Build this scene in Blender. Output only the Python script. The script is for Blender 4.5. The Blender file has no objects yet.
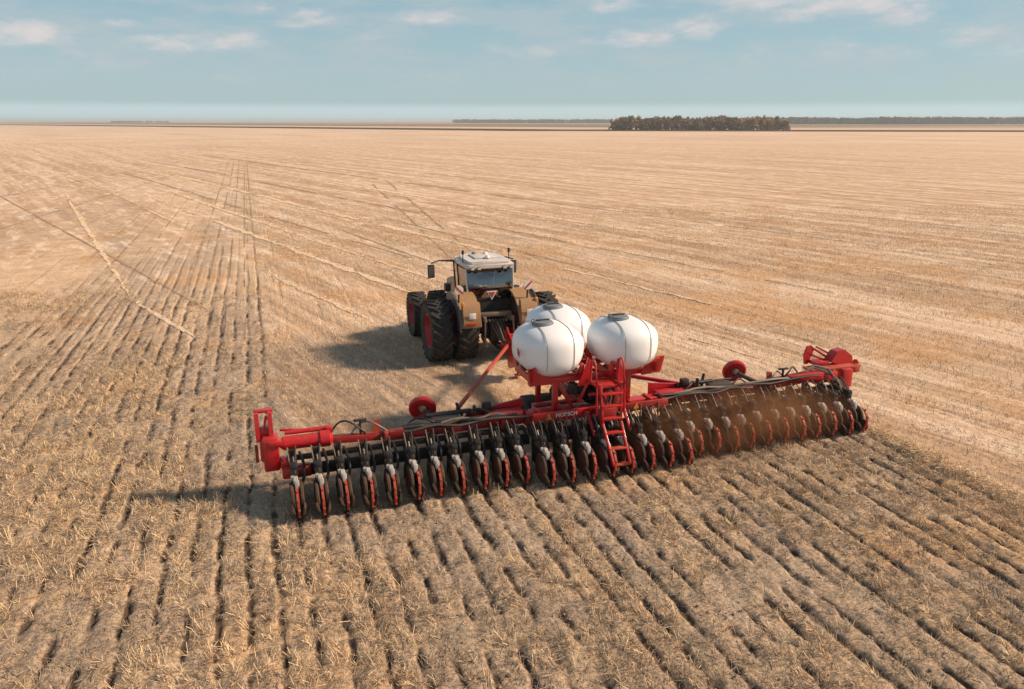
import bpy, bmesh, math, random
import numpy as np
from mathutils import Vector, Matrix
R = math.radians
rng = np.random.default_rng(7)
random.seed(7)
S = bpy.context.scene
COL = S.collection

# ------------------------------------------------------------------ camera
H = 8.0
cam = bpy.data.cameras.new('camera'); co = bpy.data.objects.new('camera', cam); COL.objects.link(co)
cam.sensor_width = 36; cam.lens = 755/1024*36; cam.clip_start = .1; cam.clip_end = 60000
PITCH, YAW = 16.49, 18.73
co.location = (0, 0, H); co.rotation_euler = (R(90-PITCH), 0, R(-YAW)); S.camera = co
# ------------------------------------------------------------------ world, sun, exposure
SUN_AZ, SUN_EL = 18.73+84, 33           # azimuth clockwise from +Y
W = bpy.data.worlds.new('World'); S.world = W; W.use_nodes = True
SKY_STRENGTH = .087
SUN_STRENGTH = 5.0
sun = bpy.data.lights.new('sun', 'SUN'); so = bpy.data.objects.new('sun', sun); COL.objects.link(so)
sun.energy = SUN_STRENGTH; sun.angle = R(7); sun.color = (1, .775, .57)
az, el = R(SUN_AZ), R(SUN_EL)
sd = Vector((math.sin(az)*math.cos(el), math.cos(az)*math.cos(el), math.sin(el)))
so.rotation_euler = sd.to_track_quat('Z', 'Y').to_euler(); so.location = sd*60
S.view_settings.view_transform = 'Standard'; S.view_settings.look = 'None'
S.view_settings.exposure = 0.36; S.view_settings.gamma = 1
S.cycles.use_denoising = True
S.cycles.max_bounces = 6; S.cycles.volume_bounces = 0; S.cycles.transparent_max_bounces = 16
S.cycles.volume_step_rate = 1; S.cycles.volume_max_steps = 128

class NT:
    """small node-graph helper"""
    def __init__(s, tree): s.t = tree; s.n = tree.nodes; s.l = tree.links
    def add(s, kind, **kw):
        n = s.n.new(kind)
        for k, v in kw.items(): setattr(n, k, v)
        return n
    def put(s, sock, v):
        if isinstance(v, (bpy.types.NodeSocket,)): s.l.new(v, sock)
        elif v is not None:
            if hasattr(sock, 'default_value'):
                if isinstance(v, (tuple, list)) and len(v) == 3 and sock.type == 'RGBA': v = (*v, 1)
                sock.default_value = v
    def m(s, op, a, b=None, c=None, clamp=False):
        n = s.add('ShaderNodeMath', operation=op, use_clamp=clamp)
        s.put(n.inputs[0], a)
        if b is not None: s.put(n.inputs[1], b)
        if c is not None: s.put(n.inputs[2], c)
        return n.outputs[0]
    def step(s, v, a, b, c=0., d=1.):
        n = s.add('ShaderNodeMapRange', interpolation_type='SMOOTHSTEP')
        for i, q in enumerate((v, a, b, c, d)): s.put(n.inputs[i], q)
        return n.outputs[0]
    def mix(s, f, a, b, mode='MIX'):
        n = s.add('ShaderNodeMix', data_type='RGBA', blend_type=mode)
        s.put(n.inputs[0], f); s.put(n.inputs[6], a); s.put(n.inputs[7], b)
        return n.outputs[2]
    def xyz(s, x, y=0., z=0.):
        n = s.add('ShaderNodeCombineXYZ')
        for i, q in enumerate((x, y, z)): s.put(n.inputs[i], q)
        return n.outputs[0]
    def noise(s, vec, scale, detail=3, rough=.55, dist=0.):
        n = s.add('ShaderNodeTexNoise'); s.put(n.inputs['Vector'], vec)
        n.inputs['Scale'].default_value = scale; n.inputs['Detail'].default_value = detail
        n.inputs['Roughness'].default_value = rough; n.inputs['Distortion'].default_value = dist
        return n.outputs[0]

w = NT(W.node_tree)
bg = W.node_tree.nodes.get('Background') or w.add('ShaderNodeBackground')
out = W.node_tree.nodes.get('World Output') or w.add('ShaderNodeOutputWorld')
w.l.new(bg.outputs[0], out.inputs[0])
sky = w.add('ShaderNodeTexSky', sky_type='NISHITA'); sky.sun_disc = False
sky.sun_elevation = el; sky.sun_rotation = az; sky.altitude = 100; sky.air_density = 1.0; sky.dust_density = .6; sky.ozone_density = 2.0
tc = w.add('ShaderNodeTexCoord'); sep = w.add('ShaderNodeSeparateXYZ'); w.l.new(tc.outputs['Generated'], sep.inputs[0])
dx, dy, dz = sep.outputs
azn = w.m('MULTIPLY', w.m('ARCTAN2', dx, dy), 57.29578)        # degrees clockwise from +Y
eln = w.m('MULTIPLY', w.m('ARCSINE', dz), 57.29578)
# teal grading of the low sky by elevation
tint = w.mix(w.step(eln, 0, 14), (.52, .78, .88), (.40, .73, .92))
skc = w.mix(1.0, sky.outputs[0], tint, 'MULTIPLY')
grad = w.mix(w.step(eln, .5, 11), (4.1, 5.2, 5.45), (2.95, 4.45, 5.05))
skc = w.mix(.82, skc, grad)
skc = w.mix(w.step(eln, 13, 38), skc, (1.0, 1.5, 2.3))
# pale band right above the horizon, greyer haze bank above it
skc = w.mix(w.step(eln, .75, 1.35, .6, 0.), skc, (5.8, 7.2, 7.6))
# soft clouds, noise in azimuth / elevation space
vec = w.xyz(azn, w.m('MULTIPLY', eln, 2.6))
n1 = w.noise(vec, .55, 7, .6, .3); n2 = w.noise(w.xyz(w.m('MULTIPLY', azn, .55), w.m('MULTIPLY', eln, 2.2)), .30, 6, .6)
blobs = [(-12.0, 5.16, 2.31, 0.72, 1.0), (-13.4, 4.86, 1.7, 0.65, 0.8), (-6.9, 5.99, 1.09, 0.43, 0.5), (-3.3, 4.9, 4.08, 0.58, 0.75), (-0.3, 5.18, 2.72, 0.58, 0.7), (1.8, 7.21, 1.5, 0.58, 0.45), (5.0, 6.82, 2.31, 0.65, 0.65), (4.1, 6.3, 2.04, 0.43, 0.5), (13.0, 6.93, 3.06, 0.65, 0.6), (8.9, 5.65, 1.7, 0.43, 0.35), (18.2, 4.82, 2.72, 0.5, 0.3), (25.9, 7.66, 2.04, 0.65, 0.65), (27.8, 5.53, 3.06, 0.65, 0.75), (31.5, 6.16, 2.18, 0.79, 0.75), (23.9, 5.45, 2.04, 0.43, 0.35), (20.0, 4.69, 2.04, 0.58, 0.45), (41.1, 7.2, 5.1, 0.72, 0.95), (44.4, 6.57, 1.7, 0.86, 0.75), (35.5, 7.58, 3.06, 0.65, 0.8), (38.1, 6.63, 2.72, 0.58, 0.5), (40.8, 4.65, 1.77, 1.01, 0.42), (44.4, 4.23, 2.72, 0.72, 0.36), (48.2, 5.06, 2.72, 1.01, 0.42), (50.9, 4.08, 3.4, 0.86, 0.4), (-9.0, 3.56, 4.76, 1.15, 0.3), (-0.0, 2.99, 4.76, 0.86, 0.25), (13.6, 3.14, 4.08, 0.86, 0.25), (35.2, 4.31, 4.08, 0.72, 0.3)]
blobs += [(60, 9, 9, 1.5, .7), (-40, 8, 9, 1.2, .7), (75, 12, 12, 2.5, .6), (0, 16, 14, 2, .6), (30, 17, 12, 2, .6), (-60, 12, 20, 3, .6)]
acc = None
for (a0, e0, wa, we, k) in blobs:
    u = w.m('DIVIDE', w.m('SUBTRACT', azn, a0), wa); v = w.m('DIVIDE', w.m('SUBTRACT', eln, e0), we)
    d2 = w.m('ADD', w.m('MULTIPLY', u, u), w.m('MULTIPLY', v, v))
    g = w.m('MULTIPLY', w.m('EXPONENT', w.m('MULTIPLY', d2, -1.0)), k)
    acc = g if acc is None else w.m('MAXIMUM', acc, g)
dens = w.m('ADD', acc, w.m('MULTIPLY', w.m('SUBTRACT', n1, .5), 2.2))
cl = w.m('MULTIPLY', w.step(dens, -.1, 1.4), w.step(acc, .02, .5))
veil = w.m('MULTIPLY', w.step(n2, .38, .66, 0., .55), w.step(eln, 1.2, 4))
skc = w.mix(veil, skc, (4.5, 5.0, 5.2))
skc = w.mix(w.m('MULTIPLY', cl, .72), skc, (7.6, 6.5, 6.3))
w.l.new(skc, bg.inputs[0]); bg.inputs[1].default_value = SKY_STRENGTH

# ------------------------------------------------------------------ materials
def mat(name, col, rough=.5, metal=0., dirt=0., dirtcol=(.16, .11, .07), dscale=2.5, bump=0., vary=.12, coat=0., spec=.5, top=0.):
    m = bpy.data.materials.new(name); m.use_nodes = True; q = NT(m.node_tree)
    p = m.node_tree.nodes['Principled BSDF']
    t = q.add('ShaderNodeTexCoord'); oi = q.add('ShaderNodeObjectInfo'); va = q.add('ShaderNodeVectorMath', operation='ADD'); q.l.new(t.outputs['Object'], va.inputs[0]); q.put(va.inputs[1], q.xyz(q.m('MULTIPLY', oi.outputs['Random'], 37.), q.m('MULTIPLY', oi.outputs['Random'], 91.))); oc = va.outputs[0]
    a = q.noise(oc, dscale, 5, .65); b = q.noise(oc, dscale*9, 4, .6)
    c = q.mix(q.step(b, .3, .7), tuple(x*(1-vary) for x in col), tuple(min(1, x*(1+vary)) for x in col))
    if dirt > 0:
        s = q.m('ADD', q.m('MULTIPLY', a, .6), q.m('MULTIPLY', b, .4))
        f = q.m('MULTIPLY', q.step(s, .62-.32*dirt, .72-.1*dirt), min(1, .35+dirt*.7))
        c0 = c; c = q.mix(f, c, dirtcol)
        if top:
            gn = q.add('ShaderNodeNewGeometry'); sz = q.add('ShaderNodeSeparateXYZ'); q.l.new(gn.outputs['Normal'], sz.inputs[0])
            tf = q.m('MULTIPLY', q.step(sz.outputs[2], .35, .95), q.step(b, .25, .7, top*.4, top)); f = q.m('MAXIMUM', f, tf); c = q.mix(f, c0, dirtcol)
        rr = q.step(f, 0., 1., rough, .9); q.put(p.inputs['Roughness'], rr)
    else: p.inputs['Roughness'].default_value = rough
    q.put(p.inputs['Base Color'], c); p.inputs['Metallic'].default_value = metal
    p.inputs['Specular IOR Level'].default_value = spec
    if coat: p.inputs['Coat Weight'].default_value = coat; p.inputs['Coat Roughness'].default_value = .12
    if bump:
        bn = q.add('ShaderNodeBump'); bn.inputs['Strength'].default_value = bump; bn.inputs['Distance'].default_value = .01
        q.put(bn.inputs['Height'], b); q.put(p.inputs['Normal'], bn.outputs[0])
    return m
M = dict(
    red=mat('red_paint', (.47, .006, .012), .36, 0, .36, (.27, .11, .06), 2.6, coat=.3, top=.26),
    red2=mat('dusty_red_paint', (.33, .010, .011), .5, 0, .5, (.20, .09, .05), 4, top=.45),
    orange=mat('worn_red_paint', (.46, .05, .026), .5, 0, .6, (.24, .115, .065), 7),
    steel=mat('dirty_steel', (.05, .042, .038), .45, .5, .5, (.12, .085, .06), 4, .2),
    black=mat('black_plastic', (.018, .017, .017), .5, 0, .3, (.07, .05, .035), 5),
    hose=mat('rubber_hose', (.045, .036, .032), .6, 0, .35, (.13, .09, .065), 4),
    pale=mat('pale_hose', (.22, .17, .13), .5, 0, .3, (.2, .14, .09), 5),
    tyre=mat('tyre_rubber', (.022, .02, .019), .8, 0, .42, (.11, .078, .052), 5, .5),
    tyred=mat('small_tyre_rubber', (.03, .02, .015), .8, 0, .7, (.13, .065, .034), 6, .4),
    rustdisc=mat('dusty_wheel_disc', (.15, .045, .02), .75, 0, .5, (.20, .10, .05), 6),
    white=mat('white_tank_plastic', (.83, .84, .86), .36, 0, .10, (.60, .54, .46), 1.3, vary=.02, top=.15),
    meter=mat('pale_meter_plastic', (.44, .40, .37), .5, 0, .5, (.26, .19, .14), 6),
    lid=mat('grey_lid_plastic', (.17, .19, .21), .5, 0, .2, (.25, .22, .19), 5),
    seam=mat('dark_seam', (.20, .21, .22), .6),
    rim=mat('red_rim', (.40, .012, .02), .45, 0, .35, (.18, .07, .05), 3),
    body=mat('dusty_dark_bodywork', (.085, .082, .085), .42, 0, .15, (.2, .14, .09), 2, coat=.3),
    fender=mat('sunlit_dusty_fender', (.34, .19, .085), .55, 0, .45, (.22, .145, .085), 2.2),  # sunlit tan put into the base colour of darker, dusty fenders
    roof=mat('pale_roof_panel', (.62, .57, .53), .42, 0, .3, (.36, .27, .2), 2.5),
    dark=mat('shadow_black_metal', (.02, .017, .015), .6, .2, .4, (.09, .06, .04), 4, .3),
    trim=mat('cast_grey_metal', (.22, .17, .13), .55, .3, .5, (.17, .12, .08), 5, .2),
    plate=mat('white_plate', (.75, .72, .68), .4), warnred=mat('warning_red', (.5, .02, .02), .4),
    amber=mat('amber_reflector', (.75, .27, .03), .3), lamp=mat('lamp_lens', (.7, .68, .64), .15, .3),
    seat=mat('dark_seat_cloth', (.03, .03, .034), .9),
    text_red=mat('red_lettering', (.45, .01, .03), .5), text_white=mat('white_lettering', (.8, .76, .72), .5),
)
gm = bpy.data.materials.new('tinted_cab_glass'); gm.use_nodes = True; q = NT(gm.node_tree)
for n in list(q.n): q.n.remove(n)
o_ = q.add('ShaderNodeOutputMaterial'); mx = q.add('ShaderNodeMixShader'); tr = q.add('ShaderNodeBsdfTransparent'); gl = q.add('ShaderNodeBsdfGlossy')
tr.inputs[0].default_value = (.28, .26, .24, 1); gl.inputs['Roughness'].default_value = .06; gl.inputs['Color'].default_value = (.9, .9, .9, 1)
fr = q.add('ShaderNodeFresnel'); fr.inputs[0].default_value = 1.9
q.put(mx.inputs[0], q.m('ADD', fr.outputs[0], .14, clamp=True)); q.l.new(tr.outputs[0], mx.inputs[1]); q.l.new(gl.outputs[0], mx.inputs[2]); q.l.new(mx.outputs[0], o_.inputs[0])
M['glass'] = gm

# ------------------------------------------------------------------ numpy noise (ground relief and straw placement)
def vnoise(x, y, seed=0):
    xi = np.floor(x).astype(np.int64); yi = np.floor(y).astype(np.int64); xf = x-xi; yf = y-yi
    def h(a, b):
        n = (a*374761393 + b*668265263 + seed*974634777) & 0xffffffff
        n = ((n ^ (n >> 13))*1274126177) & 0xffffffff
        return ((n ^ (n >> 16)) & 0xffff)/65535.
    u = xf*xf*(3-2*xf); v = yf*yf*(3-2*yf)
    return (h(xi, yi)*(1-u)+h(xi+1, yi)*u)*(1-v)+(h(xi, yi+1)*(1-u)+h(xi+1, yi+1)*u)*v
def fbm(x, y, o=4, seed=0):
    s = 0; a = .5; t = 0
    for i in range(o): s = s+a*vnoise(x*2**i+i*17.3, y*2**i-i*9.1, seed+i); t += a; a *= .55
    return s/t
ss = lambda v, a, b: (lambda t: t*t*(3-2*t))(np.clip((v-a)/(b-a), 0, 1))
PX, PY = 7.6, 16.2                        # machine centre line and toolbar
U0, USP, NU = 0.33, .502, 30
def worked(x, y):
    a = 1-ss(x, -.15, .15)
    b = (1-ss(x, 15.05, 15.35))*(1-ss(y, 14.9, 15.3))
    return np.maximum(a, b)
def furrow(x, y):
    wob = (fbm(x*.12, y*.35, 2, 31)-.5)*.10+(vnoise(x*1.5, y*2.6, 32)-.5)*.07
    ph = np.abs(((x+wob-U0)/USP+.5) % 1-.5)*USP          # distance to the row line
    row = np.floor((x-U0)/USP+.5)
    brk = ss(fbm(row*7.7+.01*x, y*1.35+row*3.1, 4, 11)+(vnoise(row*1.37, y*.12, 14)-.5)*.25, .34, .55)
    wid = .028+.04*vnoise(row*3.3, y*1.6, 12)+.035*vnoise(x*9, y*5, 13)
    return np.exp(-(ph/wid)**2)*(.16+.84*brk)*(.5+.5*ss(fbm(x*11, y*6, 2, 15), .3, .6))
def strawness(x, y):
    """0 bare soil .. 1 thick golden straw"""
    a = fbm(x*.22+3, y*.16, 4, 5); b = fbm(x*.9, y*.5, 3, 8)
    near = ss(a*.62+b*.38, .40, .66)
    near = np.maximum(near, .85*ss(fbm(x*1.3+9, y*.8, 3, 18), .35, .6)*ss(x, 1, 4))
    return near
def relief(x, y):
    wk = worked(x, y)
    z = (fbm(x*.5, y*.3, 3, 1)-.5)*.06
    z = z+wk*(-.082*furrow(x, y)+(fbm(x*8, y*7, 3, 21)-.5)*.10+(fbm(x*1.6, y*.8, 2, 22)-.5)*.04)
    # harvest rows in the standing stubble, 17 degrees off the travel direction
    c, s = math.cos(R(17)), math.sin(R(17)); u = x*c+y*s; v = -x*s+y*c
    z = z+(1-wk)*((fbm(u*3.0, v*.25, 3, 41)-.5)*.10+(fbm(x*7, y*7, 2, 42)-.5)*.04)
    # ridge of loose straw pushed up along the last pass
    z = z+.03*np.exp(-((x-15.35)/.40)**2)*(1-ss(y, 14, 15))*(.5+fbm(x*3, y*2, 2, 55))
    return z

# ------------------------------------------------------------------ ground
def ground_z(x, y):
    i_ = np.clip(np.searchsorted(gx, x)-1, 0, len(gx)-2); j_ = np.clip(np.searchsorted(gy, y)-1, 0, len(gy)-2)
    a = (x-gx[i_])/(gx[i_+1]-gx[i_]); b = (y-gy[j_])/(gy[j_+1]-gy[j_])
    return (GZ[j_, i_]*(1-a)+GZ[j_, i_+1]*a)*(1-b)+(GZ[j_+1, i_]*(1-a)+GZ[j_+1, i_+1]*a)*b
def tag(o, label=None, cat=None, group=None, kind=None):
    if label: o['label'] = label
    if cat: o['category'] = cat
    if group: o['group'] = group
    if kind: o['kind'] = kind
    return o
def axis(lo, hi, st, far, k=1.09):
    a = list(np.arange(lo, hi, st)); d = st; p = a[-1]
    while p < far: d *= k; p += d; a.append(p)
    d = st; p = a[0]; b = []
    while p > -far: d *= k; p -= d; b.append(p)
    return np.array(b[::-1]+a)
gx = axis(-7, 19, .05, 14000, 1.07); gy = axis(6.5, 27, .06, 14000, 1.07)
GX, GY = np.meshgrid(gx, gy)
fade = (1-ss(np.hypot(GX, GY), 26, 62))
GZ = relief(GX, GY)*fade
nx, ny = len(gx), len(gy)
co_ = np.stack([GX.ravel(), GY.ravel(), GZ.ravel()], 1).astype(np.float32)
i = np.arange(nx*ny).reshape(ny, nx)
f = np.stack([i[:-1, :-1], i[:-1, 1:], i[1:, 1:], i[1:, :-1]], -1).reshape(-1, 4)
def np_mesh(name, v, f):
    me = bpy.data.meshes.new(name); k = f.shape[1]
    me.vertices.add(len(v)); me.vertices.foreach_set('co', v.astype(np.float32).ravel())
    me.loops.add(f.size); me.loops.foreach_set('vertex_index', f.astype(np.int32).ravel())
    me.polygons.add(len(f)); me.polygons.foreach_set('loop_start', np.arange(len(f), dtype=np.int32)*k)
    me.update(calc_edges=True)
    return me
gme = np_mesh('field', co_, f)
gme.polygons.foreach_set('use_smooth', np.ones(len(f), dtype=bool))
for nm, arr in (('furrow', furrow(GX, GY)*worked(GX, GY)*fade), ('straw', strawness(GX, GY))):
    at = gme.attributes.new(nm, 'FLOAT', 'POINT'); at.data.foreach_set('value', arr.ravel().astype(np.float32))
field = bpy.data.objects.new('field', gme); COL.objects.link(field); field['kind'] = 'structure'

g = bpy.data.materials.new('stubble_field'); g.use_nodes = True; q = NT(g.node_tree); p = g.node_tree.nodes['Principled BSDF']
geo = q.add('ShaderNodeNewGeometry'); sp = q.add('ShaderNodeSeparateXYZ'); q.l.new(geo.outputs['Position'], sp.inputs[0])
X, Y, _ = sp.outputs; pos = q.xyz(X, Y)
def attr(n): a = q.add('ShaderNodeAttribute'); a.attribute_name = n; return a.outputs['Fac']
aF, aS = attr('furrow'), attr('straw')
c17, s17 = math.cos(R(17)), math.sin(R(17))
u = q.m('ADD', q.m('MULTIPLY', X, c17), q.m('MULTIPLY', Y, s17)); v = q.m('SUBTRACT', q.m('MULTIPLY', Y, c17), q.m('MULTIPLY', X, s17))
dist = q.m('SQRT', q.m('ADD', q.m('MULTIPLY', X, X), q.m('MULTIPLY', Y, Y)))
wl = q.step(q.m('ADD', X, q.m('MULTIPLY', q.m('SUBTRACT', q.noise(pos, 1.1, 4), .5), 2.6)), -.35, .45, 1., 0.)
wr = q.m('MULTIPLY', q.step(q.m('ADD', X, q.m('MULTIPLY', q.m('SUBTRACT', q.noise(pos, 2.4, 4), .5), 1.6)), 14.7, 15.5, 1., 0.), q.step(Y, 14.9, 15.3, 1., 0.))
wkd = q.m('MAXIMUM', wl, wr)
# base colours
fine = q.noise(pos, 14, 4, .7); grit = q.noise(pos, 55, 3, .7); mid = q.noise(pos, 2.2, 5, .65); big = q.noise(pos, .16, 4, .6); huge = q.noise(pos, .022, 4, .6)
soilc = q.mix(q.step(fine, .35, .65), (.20, .148, .106), (.45, .34, .245))
soilc = q.mix(q.step(grit, .5, .75, 0., .5), soilc, (.44, .355, .28))
strawc = q.mix(q.step(fine, .35, .65), (.25, .175, .115), (.60, .44, .29))
strawc = q.mix(q.step(mid, .45, .7, 0., .5), strawc, (.58, .38, .20))
# swath texture of the unworked stubble
sw1 = q.noise(q.xyz(q.m('MULTIPLY', u, .55), q.m('MULTIPLY', v, .016)), 1, 5, .62)
sw2 = q.noise(q.xyz(q.m('MULTIPLY', u, 2.6), q.m('MULTIPLY', v, .10)), 1, 4, .65)
sw3 = q.noise(q.xyz(q.m('MULTIPLY', u, 7), q.m('MULTIPLY', v, .8)), 1, 3, .65)
stub = q.mix(q.step(sw1, .38, .62), (.52, .345, .215), (.80, .60, .43))
stub = q.mix(q.step(sw2, .52, .70, 0., .65), stub, (.29, .19, .12))
stub = q.mix(q.step(sw3, .55, .72, 0., .45), stub, (.72, .54, .38))
stub = q.mix(q.step(fine, .5, .72, 0., .5), stub, (.24, .15, .095))
stub = q.mix(q.m('MULTIPLY', q.step(big, .48, .62), q.step(dist, 30, 120, .7, .1)), stub, (.60, .345, .165))
stub = q.mix(q.m('MULTIPLY', q.m('MULTIPLY', q.step(X, 4.5, 8.5, 1., 0.), q.step(Y, 27, 31, 1., 0.)), q.step(mid, .3, .6, .35, .75)), stub, (.25, .175, .125))  # darker ground colour carries the shaded zone left of the tractor further
# worked ground: soil against straw patches, dark broken furrows
near_w = q.mix(q.m('MULTIPLY', q.m('ADD', aS, q.m('MULTIPLY', q.m('SUBTRACT', mid, .5), 1.2)), 1., clamp=True), soilc, strawc)
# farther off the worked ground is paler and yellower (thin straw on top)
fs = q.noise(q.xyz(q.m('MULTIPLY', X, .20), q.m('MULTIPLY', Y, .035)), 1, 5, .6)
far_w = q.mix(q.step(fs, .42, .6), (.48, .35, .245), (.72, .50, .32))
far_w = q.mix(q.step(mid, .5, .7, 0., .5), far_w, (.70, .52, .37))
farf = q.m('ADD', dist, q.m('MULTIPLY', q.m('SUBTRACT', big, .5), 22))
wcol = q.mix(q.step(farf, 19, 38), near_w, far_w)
wcol = q.mix(q.m('MULTIPLY', q.step(big, .52, .66), q.step(dist, 30, 120, .75, 0.)), wcol, (.56, .335, .165))
def rows(coord, per, wid, off=0.):
    t = q.m('ABSOLUTE', q.m('SUBTRACT', q.m('FRACT', q.m('ADD', q.m('DIVIDE', q.m('SUBTRACT', coord, off), per), .5)), .5))
    return q.step(t, wid*.35, wid, 1., 0.)
wob = q.m('ADD', X, q.m('MULTIPLY', q.m('SUBTRACT', q.noise(q.xyz(q.m('MULTIPLY', X, .12), q.m('MULTIPLY', Y, .2)), 1, 2), .5), .22))
brk = q.noise(q.xyz(q.m('MULTIPLY', X, 1.3), q.m('MULTIPLY', Y, .22)), 1, 4, .6)
r1 = q.m('MULTIPLY', rows(wob, USP, .17, U0), q.step(brk, .46, .62))
r2 = q.m('MULTIPLY', rows(wob, USP*3, .09, U0+USP), q.step(brk, .42, .56))
fl = q.m('MAXIMUM', q.m('MULTIPLY', r1, .16), q.m('MULTIPLY', r2, .34))
fl = q.m('MULTIPLY', q.m('MULTIPLY', fl, q.step(dist, 22, 34)), q.step(dist, 90, 260, 1., .12))
fl = q.m('MULTIPLY', fl, q.step(X, -14, -7.5, 0.25, 1.))
wcol = q.mix(fl, wcol, (.12, .075, .048))
wcol = q.mix(q.m('MULTIPLY', q.step(aF, .18, .6), .92), wcol, (.075, .048, .033))
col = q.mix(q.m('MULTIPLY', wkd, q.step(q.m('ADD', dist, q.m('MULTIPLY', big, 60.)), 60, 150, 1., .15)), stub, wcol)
# individual lines on the field: pale straw ridges, wheel tracks
LINES = []
def line(x0, y0, x1, y1, wd, colr, k): LINES.append((x0, y0, x1, y1, wd, colr, k))
PALE, DK = 'pale', 'dark'
line(-9, 98, 9.5, 35.4, .36, PALE, 1.1); line(-24, 130, -4, 60, .22, PALE, .35); line(-30, 84, -9, 30, .3, PALE, .35)
line(-20, 98, -5.8, 38.2, .26, PALE, .8); line(-5.8, 38.2, -2.6, 30.5, .16, PALE, .3)
line(.6, 42, 4.2, 31, .30, PALE, .8)
line(-30, 108, -1.3, 32, .22, DK, .75); line(-44, 118, -12, 33, .2, DK, .6); line(-9, 150, -22, 40, .22, DK, .6); line(-14, 170, -34, 52, .25, DK, .5)
line(16, 112, 11.2, 44, .30, DK, .6); line(18.3, 112, 12.9, 46, .30, DK, .6)
line(9.5, 70, 18, 37, .22, DK, .45); line(6, 60, 10, 42, .25, DK, .4)
for k_, (px_, kk) in enumerate(((-.72, .85), (-.2, .7), (-1.7, .6), (-2.75, .5), (-3.8, .55))):
    line(px_+.1*k_, 26, px_-.25, 190, .10+.03*(k_ % 2), DK, kk)
line(-46, 60, -9, 27, .35, PALE, .6)
line(15.2, 14.8, 15.35, -4, .20, PALE, .7)
for (u0, v0, v1, wd, kk, cc) in ((17, 25, 95, .45, .5, PALE), (21.6, 14, 150, .4, .45, DK), (27, 20, 160, .6, .45, PALE), (33.5, 20, 170, .5, .4, DK), (41, 20, 200, .7, .5, PALE), (49, 25, 230, .7, .45, DK)):
    line(u0*c17-v0*s17, u0*s17+v0*c17, u0*c17-v1*s17, u0*s17+v1*c17, wd, cc, kk)
# pale sunlit look far away: put into the colour by distance
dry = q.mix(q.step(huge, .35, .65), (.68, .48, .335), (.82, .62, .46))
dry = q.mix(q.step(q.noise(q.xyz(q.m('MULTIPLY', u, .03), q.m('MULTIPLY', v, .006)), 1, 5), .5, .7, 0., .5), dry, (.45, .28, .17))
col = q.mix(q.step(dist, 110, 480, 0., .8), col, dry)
tex = q.noise(pos, .9, 8, .78); col = q.mix(q.m('MULTIPLY', q.step(tex, .40, .60, 1., 0.), q.step(dist, 25, 60, .0, .42)), col, (.27, .175, .12))
tex2 = q.noise(q.xyz(q.m('MULTIPLY', u, .9), q.m('MULTIPLY', v, .22)), 1, 7, .75); col = q.mix(q.m('MULTIPLY', q.step(tex2, .50, .64), q.step(dist, 25, 60, .15, .65)), col, (.88, .71, .55))
# field edge, strips and far fields
def half(xa, ya, xb, yb):          # signed distance, positive beyond the line
    L = math.hypot(xb-xa, yb-ya); nx_, ny_ = -(yb-ya)/L, (xb-xa)/L
    return q.m('ADD', q.m('MULTIPLY', q.m('SUBTRACT', X, xa), nx_), q.m('MULTIPLY', q.m('SUBTRACT', Y, ya), ny_))
d1 = half(-485, 1896, 210, 620); d2 = half(210, 620, 559, 439)
ed = q.m('MINIMUM', d1, d2)
beyond = q.step(ed, -2, 2)
fb = q.noise(q.xyz(q.m('MULTIPLY', ed, .0016), q.m('MULTIPLY', q.m('SUBTRACT', X, Y), .00018)), 1, 4)
farcol = q.mix(q.step(fb, .46, .54), (.50, .36, .25), (.20, .14, .10))
farcol = q.mix(q.step(ed, 260, 330, 1., 0.), farcol, (.62, .43, .30))
farcol = q.mix(q.step(ed, 110, 140, 1., 0.), farcol, (.055, .035, .016))
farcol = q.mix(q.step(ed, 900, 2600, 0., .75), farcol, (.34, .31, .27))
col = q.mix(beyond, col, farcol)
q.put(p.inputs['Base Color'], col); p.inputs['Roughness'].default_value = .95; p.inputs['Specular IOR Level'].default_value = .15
hgt = q.m('ADD', q.m('MULTIPLY', fine, .5), q.m('MULTIPLY', grit, .22)); hgt = q.m('ADD', hgt, q.m('MULTIPLY', mid, .4))
hgt = q.m('ADD', hgt, q.m('MULTIPLY', sw2, q.m('MULTIPLY', q.m('SUBTRACT', 1., wkd), .9)))
hgt = q.m('SUBTRACT', hgt, q.m('MULTIPLY', fl, 1.0))
bn = q.add('ShaderNodeBump'); bn.inputs['Strength'].default_value = .9; bn.inputs['Distance'].default_value = .07
q.put(bn.inputs['Height'], hgt); q.l.new(bn.outputs[0], p.inputs['Normal'])
gme.materials.append(g)

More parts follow.
